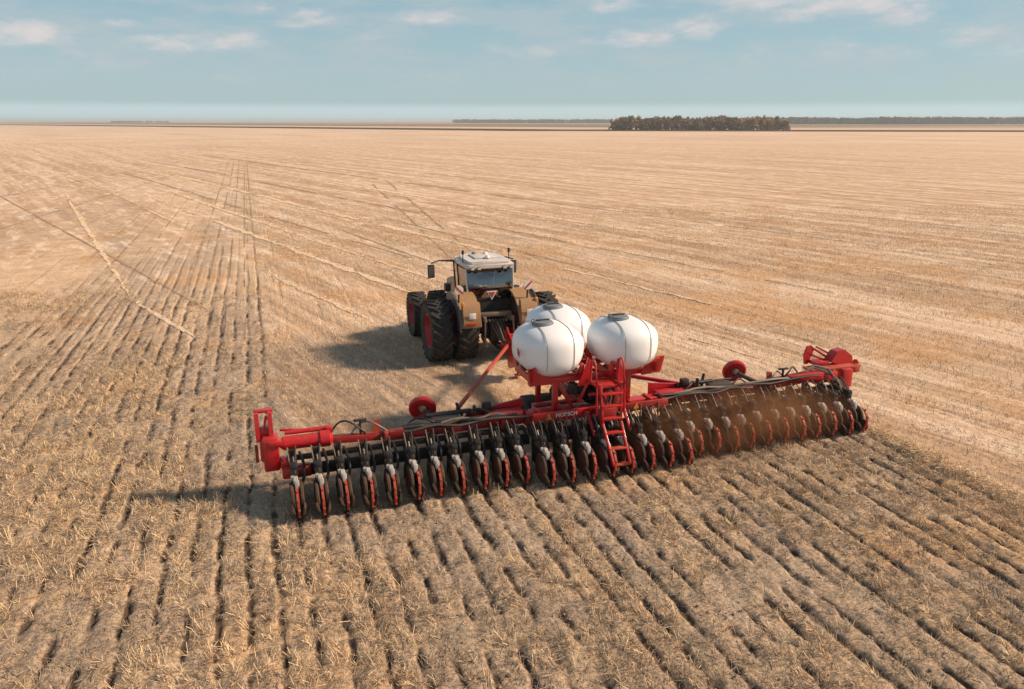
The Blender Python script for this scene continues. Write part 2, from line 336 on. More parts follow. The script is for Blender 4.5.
# wheel tracks: broken shallow strips of bare dark soil pressed into the stubble
def ribbons(kind, m, name, kw, lift):
    TV, TF = [], []; nv = 0
    for (x0, y0, x1, y1, wd, cc, kk) in LINES:
        if cc != kind: continue
        L = math.hypot(x1-x0, y1-y0); n_ = int(L/.35); t = np.linspace(0, 1, n_); tx, ty = (x1-x0)/L, (y1-y0)/L
        sd_ = int(abs(x0*13+y0*7+x1)) % 997; dcam = np.hypot(x0+(x1-x0)*t, y0+(y1-y0)*t)
        off = (fbm(t*L*.02, t*0+3.3, 2, sd_)-.5)*1.5*wd+(vnoise(t*L*1.7, t*0, sd_+3)-.5)*wd*.4
        cx, cy = x0+(x1-x0)*t-ty*off, y0+(y1-y0)*t+tx*off
        hw = wd*kw*(.25+1.3*vnoise(t*L*.9, t*0+9, sd_+5))*np.minimum(1, 4*np.minimum(t, 1-t)+.15)
        on = fbm(t*L*.16, t*0+1.7, 3, sd_+9) < .42+.40*kk
        on &= ~((cx > -.3) & (cx < 15.5) & (cy < 15.4)) | (wd < .2)
        P_ = [np.stack([cx-ty*hw*q_, cy+tx*hw*q_], 1) for q_ in (-1, 0, 1)]
        vv = np.stack(P_, 1); zz = ground_z(vv[..., 0].ravel(), vv[..., 1].ravel()).reshape(n_, 3)+lift+.00012*dcam[:, None]
        vv = np.concatenate([vv, zz[..., None]], 2)
        for a in range(n_-1):
            if on[a] and on[a+1]:
                b0 = nv+a*3; TF += [(b0, b0+3, b0+4, b0+1), (b0+1, b0+4, b0+5, b0+2)]
        TV.append(vv.reshape(-1, 3)); nv += n_*3
    tm = np_mesh(name, np.concatenate(TV), np.array(TF)); tm.materials.append(m)
    to = bpy.data.objects.new(name, tm); COL.objects.link(to); to['kind'] = 'structure'
ribbons('dark', mat('track_soil', (.38, .26, .17), .95, dscale=1.5, vary=.35, bump=.5, spec=.1), 'wheel_tracks', .36, .012)
ribbons('pale', mat('straw_strip', (.72, .54, .385), .95, dscale=1.5, vary=.15, bump=.5, spec=.1), 'straw_strips', .55, .016)

# ------------------------------------------------------------------ haze
def box_me(name, a, b):
    (x0, y0, z0), (x1, y1, z1) = a, b
    v = np.array([(x, y, z) for z in (z0, z1) for y in (y0, y1) for x in (x0, x1)], float)
    f = np.array([(0, 2, 3, 1), (4, 5, 7, 6), (0, 1, 5, 4), (2, 6, 7, 3), (0, 4, 6, 2), (1, 3, 7, 5)])
    return np_mesh(name, v, f)
hz = box_me('haze', (-15500, -15500, -1.2), (15500, 15500, 24))
hm = bpy.data.materials.new('haze_air'); hm.use_nodes = True; q = NT(hm.node_tree)
q.n.remove(q.n['Principled BSDF']); pv = q.add('ShaderNodeVolumePrincipled')
pv.inputs['Color'].default_value = (.86, .93, .96, 1); pv.inputs['Density'].default_value = .00020; pv.inputs['Anisotropy'].default_value = .1
q.l.new(pv.outputs[0], q.n['Material Output'].inputs['Volume']); hz.materials.append(hm)
ho = bpy.data.objects.new('haze', hz); COL.objects.link(ho); tag(ho, 'thin pale air over the whole plain, thickest toward the horizon', 'haze', kind='stuff')

# ------------------------------------------------------------------ mesh builders
class MB:
    def __init__(s): s.b = bmesh.new()
    def box(s, c, d, rot=None, bev=0.):
        r = bmesh.ops.create_cube(s.b, size=1.0); vs = r['verts']
        bmesh.ops.scale(s.b, vec=d, verts=vs)
        if bev:
            es = list({e for v_ in vs for e in v_.link_edges})
            rr = bmesh.ops.bevel(s.b, geom=es, offset=min(bev, min(d)*.45), segments=2, affect='EDGES', profile=.5)
            vs = list({v_ for fc in rr['faces'] for v_ in fc.verts} | {v_ for v_ in vs if v_.is_valid})
            # collect every vertex of the new island
            st = list(vs); seen = set(vs)
            while st:
                a = st.pop()
                for e in a.link_edges:
                    o = e.other_vert(a)
                    if o not in seen: seen.add(o); st.append(o)
            vs = list(seen)
        m = Matrix.Translation(c)
        if rot is not None: m = m @ (rot if isinstance(rot, Matrix) else Matrix.Rotation(rot[0], 4, 'X') @ Matrix.Rotation(rot[1], 4, 'Y') @ Matrix.Rotation(rot[2], 4, 'Z'))
        bmesh.ops.transform(s.b, matrix=m, verts=vs); return s
    def bar(s, a, b, w_, h_, bev=0.008):
        a, b = Vector(a), Vector(b); d = b-a; L = d.length
        return s.box((a+b)/2, (w_, h_, L), d.to_track_quat('Z', 'Y').to_matrix().to_4x4(), bev)
    def tube(s, pts, r, n=8, cap=True):
        pts = [Vector(p_) for p_ in pts]; rings = []
        for i_, p_ in enumerate(pts):
            d = (pts[min(i_+1, len(pts)-1)]-pts[max(i_-1, 0)]).normalized()
            up = Vector((0, 0, 1)) if abs(d.z) < .95 else Vector((1, 0, 0))
            x_ = d.cross(up).normalized(); y_ = d.cross(x_)
            rr = r[i_] if isinstance(r, (list, tuple)) else r
            rings.append([s.b.verts.new(p_+x_*rr*math.cos(2*math.pi*k/n)+y_*rr*math.sin(2*math.pi*k/n)) for k in range(n)])
        for a, b in zip(rings, rings[1:]):
            for k in range(n): s.b.faces.new((a[k], a[(k+1) % n], b[(k+1) % n], b[k])).smooth = True
        if cap: s.b.faces.new(rings[0]); s.b.faces.new(rings[-1][::-1])
        return s
    def lathe(s, prof, c, axis='X', n=32, tilt=None):
        """profile of (offset along axis, radius)"""
        m = {'X': Matrix.Identity(4), 'Y': Matrix.Rotation(math.pi/2, 4, 'Z'), 'Z': Matrix.Rotation(-math.pi/2, 4, 'Y')}[axis]
        if tilt is not None: m = tilt @ m
        m = Matrix.Translation(c) @ m; rings = []
        for (a, r) in prof:
            if r < 1e-5: rings.append([s.b.verts.new(m @ Vector((a, 0, 0)))])
            else: rings.append([s.b.verts.new(m @ Vector((a, r*math.cos(2*math.pi*k/n), r*math.sin(2*math.pi*k/n)))) for k in range(n)])
        for a, b in zip(rings, rings[1:]):
            for k in range(n):
                k2 = (k+1) % n
                if len(a) == 1 and len(b) == 1: continue
                if len(a) == 1: fc = (a[0], b[k2], b[k])
                elif len(b) == 1: fc = (a[k], a[k2], b[0])
                else: fc = (a[k], a[k2], b[k2], b[k])
                s.b.faces.new(fc).smooth = True
        return s
    def plate(s, pts, off, th, axis='X'):
        """closed outline in the plane across axis, extruded by th"""
        def P(a, b, o): return {'X': (o, a, b), 'Y': (a, o, b), 'Z': (a, b, o)}[axis]
        f1 = [s.b.verts.new(P(a, b, off-th/2)) for a, b in pts]; f2 = [s.b.verts.new(P(a, b, off+th/2)) for a, b in pts]
        s.b.faces.new(f1[::-1]); s.b.faces.new(f2)
        for k in range(len(pts)): s.b.faces.new((f1[k], f1[(k+1) % len(pts)], f2[(k+1) % len(pts)], f2[k]))
        return s
    def build(s, name, m, parent=None, loc=None, smooth_angle=35):
        bmesh.ops.recalc_face_normals(s.b, faces=s.b.faces)
        me = bpy.data.meshes.new(name); s.b.to_mesh(me); s.b.free(); me.materials.append(M[m] if isinstance(m, str) else m)
        try: me.set_sharp_from_angle(angle=R(smooth_angle))
        except Exception: pass
        o = bpy.data.objects.new(name, me); COL.objects.link(o)
        if parent: o.parent = parent
        if loc: o.location = loc
        return o
def empty(name, loc, rz=0): 
    o = bpy.data.objects.new(name, None); COL.objects.link(o); o.location = loc; o.rotation_euler.z = rz; o.empty_display_size = .3; return o
def text_mesh(name, s_, size, m, parent, loc, rot, depth=.004):
    cu = bpy.data.curves.new(name, 'FONT'); cu.body = s_; cu.size = size; cu.extrude = depth; cu.align_x = 'CENTER'; cu.align_y = 'CENTER'; cu.offset = size*.012
    t = bpy.data.objects.new(name, cu); COL.objects.link(t)
    me = bpy.data.meshes.new_from_object(t.evaluated_get(bpy.context.evaluated_depsgraph_get()))
    bpy.data.objects.remove(t); me.materials.clear(); me.materials.append(M[m]); me.name = name
    o = bpy.data.objects.new(name, me); COL.objects.link(o); o.parent = parent; o.location = loc; o.rotation_euler = rot; return o

# ================================================================== TRACTOR
TX, TY = 7.58, 24.7                       # rear axle on the ground
tr_ = empty('tractor', (TX, TY, 0)); tag(tr_, 'large dusty tractor with dual wheels and red rims pulling the red planter', 'tractor')
def big_wheel(x, y, rad, wid, side, parent, lugs=22):
    """dual-wheel tyre with chevron lugs; side is -1 when the dished face looks left"""
    b = MB(); hw = wid/2; rr = rad*.56
    prof = [(-hw*.80, rr), (-hw*.98, rr+(rad-rr)*.45), (-hw*.94, rad*.90), (-hw*.80, rad*.945), (0, rad*.965), (hw*.80, rad*.945), (hw*.94, rad*.90), (hw*.98, rr+(rad-rr)*.45), (hw*.80, rr), (-hw*.80, rr)]
    b.lathe(prof, (0, 0, 0), 'X', 48)
    for k in range(lugs):
        for sgn in (-1, 1):
            a = 2*math.pi*(k+(.5 if sgn > 0 else 0))/lugs
            m_ = Matrix.Rotation(a, 4, 'X') @ Matrix.Translation((sgn*hw*.50, 0, rad*.965)) @ Matrix.Rotation(sgn*R(38), 4, 'Z')
            b.box((0, 0, 0), (hw*1.12, rad*.058, rad*.075), m_, .008)
            m2 = Matrix.Rotation(a-sgn*0+R(5.5)*1, 4, 'X') @ Matrix.Translation((sgn*hw*.93, 0, rad*.90))
            b.box((0, 0, 0), (hw*.12, rad*.058, rad*.12), m2, .006)
    t = b.build('wheel', 'tyre', parent, (x, y, rad*.985))
    r_ = MB(); d = side
    r_.lathe([(d*hw*.78, rr*1.0), (d*hw*.80, rr*.95), (d*hw*.45, rr*.86), (d*hw*.20, rr*.80), (d*hw*.12, rr*.45), (d*hw*.12, rr*.22), (d*hw*.35, rr*.20), (d*hw*.35, 0)], (0, 0, 0), 'X', 40)
    r_.lathe([(-d*hw*.78, rr*1.0), (-d*hw*.80, rr*.95), (-d*hw*.3, rr*.86), (d*hw*.0, rr*.80), (d*hw*.0, 0)], (0, 0, 0), 'X', 40)
    rim = r_.build('rim', 'rim', t)
    h = MB(); h.lathe([(d*hw*.12, rr*.42), (d*hw*.22, rr*.40), (d*hw*.22, rr*.26), (d*hw*.12, rr*.24)], (0, 0, 0), 'X', 20); h.build('hub_flange', 'dark', t)
    return t
for s in (-1, 1):
    big_wheel(s*1.97, 0, 1.07, .72, s, tr_); big_wheel(s*1.06, 0, 1.07, .72, s, tr_)
    big_wheel(s*1.93, 3.32, .86, .60, s, tr_, 20); big_wheel(s*1.12, 3.32, .86, .60, s, tr_, 20)
b = MB(); b.lathe([(-2.1, 0), (-2.1, .12), (2.1, .12), (2.1, 0)], (0, 0, 1.05), 'X', 16); b.lathe([(-.62, 0), (-.62, .26), (.62, .26), (.62, 0)], (0, 0, 1.05), 'X', 20); b.build('rear_axle', 'dark', tr_)
b = MB(); b.lathe([(-2.0, 0), (-2.0, .1), (2.0, .1), (2.0, 0)], (0, 3.32, .86), 'X', 16); b.box((0, 3.32, .8), (.5, .5, .35), bev=.04); b.build('front_axle', 'dark', tr_)
b = MB(); b.box((0, .3, 1.05), (.62, 1.5, .7), bev=.06); b.box((0, 2.2, 1.0), (.55, 2.6, .6), bev=.06); b.build('transmission', 'dark', tr_)
# hood
b = MB(); b.plate([(1.9, 1.25), (4.35, 1.2), (4.5, 1.5), (4.42, 1.95), (3.6, 2.18), (1.9, 2.35)], 0, .95, 'X'); b.box((0, 4.5, 1.0), (.9, .25, .5), bev=.05); hood = b.build('hood', 'body', tr_)
b = MB(); b.tube([(.62, 2.15, 1.7), (.62, 2.15, 3.05), (.66, 2.1, 3.2)], .07, 12); b.build('exhaust_pipe', 'trim', tr_)
b = MB(); b.box((0, 4.85, .85), (1.3, .45, .6), bev=.06); b.build('front_weight', 'body', tr_)
# cab shell: floor, pillars, panes, roof
b = MB()
b.box((0, 1.0, 1.62), (1.5, 1.75, .22), bev=.05)
b.plate([(-.05, 1.5), (.25, 1.5), (.25, 2.05), (.0, 2.12)], 0, 1.45, 'X')
b.build('cab_base', 'dark', tr_)
pil = [((-.80, -.05, 1.95), (-.86, .12, 3.12)), ((.80, -.05, 1.95), (.86, .12, 3.12)), ((-.84, .95, 1.7), (-.92, .95, 3.14)), ((.84, .95, 1.7), (.92, .95, 3.14)), ((-.72, 1.95, 1.7), (-.85, 1.75, 3.14)), ((.72, 1.95, 1.7), (.85, 1.75, 3.14))]
for k, (a, c_) in enumerate(pil):
    bb = MB(); bb.bar(a, c_, .07, .07, .015); bb.build('pillar', 'roof' if k < 2 else 'dark', tr_)
def pane(name, pts):
    b_ = MB(); vs = [b_.b.verts.new(p_) for p_ in pts]; n_ = (Vector(pts[1])-Vector(pts[0])).cross(Vector(pts[2])-Vector(pts[0])).normalized()*.012
    v2 = [b_.b.verts.new(Vector(p_)+n_) for p_ in pts]; b_.b.faces.new(vs); b_.b.faces.new(v2[::-1])
    for k in range(4): b_.b.faces.new((vs[k], v2[k], v2[(k+1) % 4], vs[(k+1) % 4]))
    return b_.build(name, 'glass', tr_)
b = MB(); NR = 12; gr = []
for a in range(NR+1):
    t = a/NR; row_ = []
    for k in range(NR+1):
        h_ = -1+2*k/NR; row_.append(b.b.verts.new((h_*(.76+.06*t), -.03+.12*t-.16*math.sin(math.pi*(t*.85+.12))*(1-.35*h_*h_)+.05, 2.0+1.1*t)))
    gr.append(row_)
for a in range(NR):
    for k in range(NR): b.b.faces.new((gr[a][k], gr[a][k+1], gr[a+1][k+1], gr[a+1][k])).smooth = True
b.build('rear_window', 'glass', tr_)
pane('front_window', [(-.68, 1.96, 1.9), (.68, 1.96, 1.9), (.80, 1.76, 3.1), (-.80, 1.76, 3.1)])
for s in (-1, 1):
    pane('side_window', [(s*.82, 0, 2.0), (s*.85, .93, 1.75), (s*.93, .93, 3.1), (s*.87, .14, 3.1)])
    pane('side_window', [(s*.86, .97, 1.75), (s*.74, 1.93, 1.8), (s*.86, 1.74, 3.1), (s*.93, .97, 3.1)])
b = MB(); b.box((0, 1.0, 2.1), (.5, .5, .14), bev=.04); b.box((0, .72, 2.45), (.48, .14, .65), bev=.05); b.box((0, .72, 2.86), (.26, .10, .2), bev=.04); b.box((.36, 1.05, 2.3), (.12, .45, .1), bev=.03); b.build('driver_seat', 'seat', tr_)
b = MB(); b.lathe([(-.02, .19), (0, .215), (.02, .19), (0, .175), (-.02, .19)], (0, 1.5, 2.45), 'Z', 24, Matrix.Rotation(R(-25), 4, 'X')); b.tube([(0, 1.5, 2.45), (0, 1.68, 1.85)], .035, 8); b.build('steering_wheel', 'black', tr_)
b = MB()
b.plate([(-.86, .0), (-.80, -.16), (.80, -.16), (.86, .0), (.90, 1.1), (.82, 1.85), (.5, 1.98), (-.5, 1.98), (-.82, 1.85), (-.90, 1.1)], 3.20, .14, 'Z')
b.plate([(-.75, .10), (-.68, -.05), (.68, -.05), (.75, .10), (.77, 1.1), (.68, 1.65), (.4, 1.75), (-.4, 1.75), (-.68, 1.65), (-.77, 1.1)], 3.315, .09, 'Z')
bmesh.ops.bevel(b.b, geom=list(b.b.edges), offset=.02, segments=2, affect='EDGES')
roof = b.build('cab_roof', 'roof', tr_)
b = MB(); b.box((0, .95, 3.385), (.8, .9, .05), bev=.02); b.build('roof_hatch', 'roof', roof)
for (x_, y_) in ((-.2, 1.35), (.18, 1.2), (.05, .5)):
    bb = MB(); bb.lathe([(0, .09), (.05, .085), (.09, .05), (.10, 0)], (x_, y_, 3.39), 'Z', 16); bb.build('antenna_dome', 'lid' if y_ > 1.3 else 'plate', roof)
for s in (-1, 1):
    bb = MB(); bb.tube([(s*.84, .5, 3.25), (s*.84, .5, 3.58)], .018, 6); bb.lathe([(0, .045), (.12, .045), (.15, .02), (.15, 0)], (s*.84, .5, 3.56), 'Z', 12); bb.build('beacon_pole', 'black', roof)
    for k in (0, 1):
        bb = MB(); bb.box((s*(.70-.24*k), -.17, 3.15), (.15, .07, .10), bev=.02); wl_ = bb.build('work_lamp', 'black', roof)
        bb = MB(); bb.box((s*(.70-.24*k), -.209, 3.15), (.12, .01, .075), bev=.003); bb.build('lens', 'lamp', wl_)
    # mirrors
    xa = 1.75 if s < 0 else 1.35
    bb = MB(); bb.tube([(s*.9, 1.6, 3.18), (s*(xa-.3), 1.55, 3.2), (s*xa, 1.5, 3.12)], .024, 8); bb.tube([(s*.9, 1.4, 3.16), (s*(xa-.35), 1.5, 3.2)], .02, 8); arm = bb.build('mirror_arm', 'black', tr_)
    bb = MB(); bb.box((s*xa, 1.52, 2.83), (.25, .09, .48), bev=.03); mr = bb.build('mirror', 'black', arm)
    bb = MB(); bb.box((s*xa, 1.468, 2.83), (.20, .006, .42)); bb.build('mirror_glass', 'body', mr)
# fenders
for s in (-1, 1):
    b = MB(); n_ = 14; outer = []; inner = []
    for k in range(n_+1):
        a = R(12+k*(124)/n_)
        outer.append((-math.cos(a)*1.24-.0, 1.12+math.sin(a)*1.22)); inner.append((-math.cos(a)*1.17, 1.12+math.sin(a)*1.15))
    b.plate(outer+inner[::-1], s*1.03, .70, 'X')
    fd = b.build('fender', 'fender', tr_)
    b = MB(); b.plate([(-1.24, 1.36), (-1.27, 1.62), (-1.13, 2.12), (-1.02, 2.22), (-.95, 2.1), (-1.1, 1.6), (-1.12, 1.36)], s*1.02, .62, 'X')
    bmesh.ops.bevel(b.b, geom=list(b.b.edges), offset=.02, segments=2, affect='EDGES'); b.build('mudguard_panel', 'fender', fd)
    b = MB(); b.plate([(-1.24, 1.25), (-1.2, 1.6), (-1.0, 2.05), (-.5, 2.34), (0, 2.38), (.5, 2.3), (.5, 2.0), (0, 2.1), (-.6, 1.95), (-1.0, 1.6), (-1.1, 1.25)], s*1.41, .05, 'X'); b.build('fender_side', 'body', fd)
    b = MB(); b.box((s*1.02, -1.275, 1.78), (.24, .02, .20), bev=.006); b.build('number_plate', 'plate', fd)
    b = MB(); b.box((s*1.04, -1.268, 1.50), (.36, .03, .07), bev=.01); tl = b.build('tail_lamp', 'warnred', fd)
    b = MB(); b.box((s*1.30, -1.10, 2.16), (.10, .10, .14), bev=.02); b.build('indicator', 'amber', fd)
    # round red and white warning disc on a stalk
    wc = Vector((s*1.22-.12, -.80, 2.60))
    b = MB(); b.tube([(s*1.22-.12, -.72, 2.15), (s*1.22-.12, -.77, 2.6)], .03, 8); st_ = b.build('stalk', 'black', fd)
    b = MB(); b.lathe([(-.02, 0), (-.02, .15), (.02, .15), (.02, 0)], wc, 'Y', 24); ds = b.build('warning_disc', 'plate', fd)
    b = MB(); 
    for o in (-.095, .095):
        b.box(wc+Vector((o*.7, -.026, o*.7*s)), (.05, .01, .19), (0, R(45)*s, 0))
    b.build('stripe', 'warnred', ds)
# slow vehicle triangle, hitch and rear linkage
b = MB(); b.plate([(-.19, 2.34), (.19, 2.34), (0, 2.02)], -.16, .015, 'Y'); tri = b.build('rear_triangle', 'plate', tr_)
b = MB(); b.plate([(-.125, 2.305), (.125, 2.305), (0, 2.085)], -.172, .012, 'Y'); b.build('triangle_face', 'orange', tri)
b = MB()
for s in (-1, 1):
    b.bar((s*.42, -.3, 1.45), (s*.50, -1.0, 1.55), .1, .16); b.bar((s*.50, -1.0, 1.55), (s*.52, -1.05, .8), .05, .05); b.bar((s*.38, -.2, .75), (s*.52, -1.25, .72), .09, .14)
b.box((0, -.55, 1.62), (1.15, .22, .14), bev=.03); b.build('rear_linkage', 'trim', tr_)
b = MB(); b.box((0, -.75, .58), (.22, 1.2, .12), bev=.02); b.box((0, -.6, 1.05), (.5, .3, .75), bev=.05); b.tube([(0, -1.25, .5), (0, -1.25, .78)], .05, 10); b.build('hitch', 'dark', tr_)
b = MB()
for k in range(7):
    x_ = -.36+.12*k; b.box((x_, -.62, 1.40), (.06, .14, .09), bev=.01)
b.build('hydraulic_couplers', 'trim', tr_)
for k in range(5):
    x_ = -.24+.12*k; bb = MB(); bb.tube([(x_, -.7, 1.38), (x_*.9, -1.05, 1.25), (x_*.6, -1.5, .95), (x_*.4, -2.0, .95), (x_*.4, -2.7, 1.05)], .02, 6); bb.build('hydraulic_hose', 'pale' if k == 2 else 'black', tr_)
# steps and fuel tank on the left flank
b = MB(); b.box((-.95, 1.65, 1.05), (.5, 1.0, .85), bev=.10); b.build('fuel_tank', 'body', tr_)
b = MB()
for k in range(4): b.box((-1.22-.02*k, .98, 1.6-.32*k), (.36, .32, .04), bev=.01)
b.bar((-1.05, .84, 1.65), (-1.1, .84, .6), .03, .06); b.bar((-1.05, 1.12, 1.65), (-1.1, 1.12, .6), .03, .06); b.build('cab_steps', 'black', tr_)
b = MB(); b.tube([(-1.25, .75, 1.7), (-1.27, .75, 2.45), (-1.2, .75, 2.55)], .02, 6); b.box((-1.32, .9, 2.35), (.2, .3, .28), bev=.04); b.build('handrail', 'black', tr_)

# ================================================================== PLANTER (local: x across, y forward, toolbar at y=0)
pl = empty('row_crop_planter', (PX, PY, 0)); tag(pl, 'wide red thirty-row planter with three white tanks folded out behind the tractor', 'planter')
# --- tanks
def tank(cx, cy, cz, logo=False):
    A, B, Cc = .87, .90, .635; b_ = MB(); n_ = 40; xs = [(-1, .0), (-.99, .20), (-.95, .42), (-.84, .64), (-.66, .82), (-.42, .955), (-.16, 1.0), (.14, 1.0), (.42, .93), (.66, .77), (.85, .55), (.96, .32), (.99, .15), (1, 0)]
    def sec(k, sc):
        a = 2*math.pi*k/n_; c_, s_ = math.cos(a), math.sin(a); e = 2/2.9
        yy = math.copysign(abs(c_)**e, c_)*B*sc; zz = math.copysign(abs(s_)**e, s_)*Cc*sc
        if s_ < -.55: zz = max(zz, -Cc*sc*.93)
        return yy, zz
    rings = []
    for xx, sc in xs:
        zsh = .05*(1-sc) if sc < 1 else 0
        if sc == 0: rings.append([b_.b.verts.new((xx*A, 0, zsh))])
        else: rings.append([b_.b.verts.new((xx*A, *(lambda t: (t[0], t[1]+zsh))(sec(k, sc)))) for k in range(n_)])
    for a, c_ in zip(rings, rings[1:]):
        for k in range(n_):
            k2 = (k+1) % n_
            fc = (a[0], c_[k2], c_[k]) if len(a) == 1 else ((a[k], a[k2], c_[0]) if len(c_) == 1 else (a[k], a[k2], c_[k2], c_[k]))
            b_.b.faces.new(fc).smooth = True
    t = b_.build('seed_tank', 'white', pl, (cx, cy, cz), 60)
    sub = t.modifiers.new('subdivision', 'SUBSURF'); sub.levels = 1; sub.render_levels = 2
    lx = -.16
    bb = MB(); bb.lathe([(-.03, .27), (.02, .27), (.03, .25), (.06, .24), (.075, .18), (.08, 0)], (lx, -.02, Cc-.012), 'Z', 28); ld = bb.build('lid', 'lid', t)
    bb = MB(); bb.box((lx, -.02, Cc+.08), (.34, .05, .03), bev=.01); bb.tube([(lx-.27, -.05, Cc+.02), (lx-.32, -.08, Cc+.1), (lx-.26, -.1, Cc+.13)], .012, 6); bb.build('lid_clamp', 'steel', ld)
    for xx, sc in ((-.40, .955), (.40, .93)):
        pts = []
        for k in range(n_+1):
            if (k % n_) in range(24, 37): 
                continue
            yy, zz = sec(k % n_, sc); pts.append((xx*A, yy*1.004, zz*1.004+.003))
        # break the strap under the belly
        i0 = max(range(len(pts)-1), key=lambda i_: (Vector(pts[i_+1])-Vector(pts[i_])).length)
        pts = pts[i0+1:]+pts[1:i0+1]
        bb = MB(); bb.tube(pts, .0075, 6); bb.build('moulding_seam', 'seam', t)
    if logo: text_mesh('lettering', 'HORSCH', .20, 'text_red', t, (-.845, -.12, .03), (R(90), 0, R(-90-12)), .006)
    return t
tank(-1.05, .35, 2.67, True); tank(.93, .25, 2.67); tank(-.10, 2.05, 2.62)
# --- centre frame
b = MB(); b.box((0, 0, 1.05), (3.6, .32, .30), bev=.03); b.box((0, .75, .95), (2.6, .2, .22), bev=.02); cf = b.build('centre_toolbar', 'red', pl)
b = MB(); b.box((0, -.30, .62), (3.4, .14, .34), bev=.02); b.build('shade_filler_bar', 'dark', pl)  # added dark bar, stands in for the shade under the toolbar
b = MB(); b.box((-1.0, -.42, 1.16), (1.45, .06, .24), bev=.01); rb = b.build('reflector_beam', 'red', pl)
b = MB(); b.box((1.30, -.42, 1.14), (1.25, .06, .22), bev=.01); rb2 = b.build('reflector_beam', 'red2', pl)
text_mesh('lettering', 'HORSCH', .14, 'text_white', rb, (-.86, -.453, 1.18), (R(90), 0, 0), .003)
for (x_, pr) in ((-1.33, rb), (1.02, rb2)):
    bb = MB(); bb.plate([(x_-.09, 1.10), (x_+.09, 1.10), (x_, 1.26)], -.459, .012, 'Y'); bb.build('reflector', 'amber', pr)
b = MB()
for s in (-1, 1):
    b.bar((s*.98-.06, -.12, 1.1), (s*.98-.06, -.12, 1.98), .13, .13); b.bar((s*.98-.06, 1.05, .95), (s*.98-.06, 1.05, 1.98), .12, .12)
    b.bar((s*.5, -.1, 1.1), (s*.98, -.1, 1.9), .08, .08)
b.box((0, -.16, 1.99), (3.5, .14, .14), bev=.02); b.box((0, .95, 1.99), (3.3, .14, .14), bev=.02)
for x_ in (-1.65, -1.05, -.3, .35, .93, 1.6):
    b.bar((x_, -.22, 2.0), (x_, 1.0, 2.0), .09, .11)
b.build('tank_frame', 'red', pl)
for (tx, ty) in ((-1.05, .35), (.93, .25), (-.10, 2.05)):      # one cradle under each tank
    b = MB()
    for sx in (-.62, .60):
        b.plate([(ty-.72, 2.02), (ty+.72, 2.02), (ty+.80, 2.34), (ty+.68, 2.36), (ty+.5, 2.12), (ty-.5, 2.12), (ty-.70, 2.42), (ty-.80, 2.38)], tx+sx, .06, 'X')
    b.box((tx, ty-.5, 2.07), (1.25, .1, .07), bev=.01); b.box((tx, ty+.5, 2.07), (1.25, .1, .07), bev=.01)
    if ty > 1:
        b.box((-.1, 2.05, 1.99), (1.5, .12, .12), bev=.02); b.box((-.1, 1.4, 1.99), (1.5, .1, .1), bev=.02); b.box((-.1, 2.7, 1.99), (1.5, .1, .1), bev=.02)
        for sx in (-.55, .4): b.bar((sx, 1.2, 1.95), (sx, 2.8, 1.95), .1, .12); b.bar((sx, 2.6, 1.9), (sx*.4, 3.3, 1.0), .1, .1)
    b.build('tank_cradle', 'red', pl)
b = MB(); b.plate([(-1.75, 1.92), (-1.15, 1.92), (-1.15, 2.05), (-1.6, 2.38), (-1.8, 2.34)], -.24, .05, 'Y'); b.build('cradle_gusset', 'red', pl)
b = MB(); b.plate([(1.2, 1.92), (1.72, 1.95), (1.82, 2.36), (1.66, 2.36), (1.2, 2.06)], -.3, .05, 'Y'); b.build('cradle_gusset', 'red', pl)
for (a_, b_) in (((-.45, -.2, 1.34), (-.25, -.35, 1.95)), ((.42, -.25, 1.2), (.55, -.3, 1.95)), ((-.3, -.45, 1.62), (.7, -.45, 1.62)), ((.42, -.4, 1.9), (.75, -.42, 1.2)), ((.7, -.35, 1.2), (.7, -.35, 1.95)),
                 ((-.34, -.5, 1.20), (-.34, -.95, .75)), ((.62, -.5, 1.25), (.62, -.95, .75)), ((-.3, -.5, 1.28), (.7, -.5, 1.28))):
    b = MB(); b.bar(a_, b_, .07, .07, .01); b.build('frame_brace', 'red', pl)
for x_ in (-1.5, -.85, .95, 1.55, -2.4, 2.4, -3.6, 3.6, -5.2, 5.2):
    b = MB(); b.box((x_, -.06, 1.05 if abs(x_) < 2 else 1.03), (.09, .42 if abs(x_) < 2 else .30, .38 if abs(x_) < 2 else .30), bev=.015); b.build('bar_clamp', 'red2' if abs(x_) > 2 else 'red', pl)
# fan, meters, pipes and wheels in the dark centre
b = MB(); b.lathe([(-.12, .30), (.12, .30), (.16, .22), (.16, .0)], (-.05, -.05, 1.55), 'Y', 24); b.lathe([(-.3, .14), (-.12, .16)], (-.05, -.05, 1.55), 'Y', 20); b.build('air_fan', 'dark', pl)
random.seed(3)
for k in range(16):
    b = MB(); x_ = random.uniform(-.8, 1.0); y_ = random.uniform(-.1, .9); z_ = random.uniform(1.2, 1.75)
    b.box((x_, y_, z_), (random.uniform(.08, .28), random.uniform(.08, .3), random.uniform(.08, .3)), (0, 0, random.uniform(0, 1)), .015); b.lathe([(0, .05), (.16, .04), (.2, 0)], (x_, y_, z_), 'Z', 10)
    b.build('metering_unit', 'steel', pl)
b = MB(); b.lathe([(-.17, .28), (-.2, .42), (-.15, .52), (.15, .52), (.2, .42), (.17, .28), (-.17, .28)], (0, 0, 0), 'X', 32)
wh0 = b.build('transport_wheel', 'tyre', pl, (-1.15, 1.4, .52))
b = MB(); b.lathe([(-.16, .29), (-.04, .25), (-.04, 0)], (0, 0, 0), 'X', 24); b.lathe([(.16, .29), (.04, .25), (.04, 0)], (0, 0, 0), 'X', 24); rm0 = b.build('rim', 'rim', wh0)
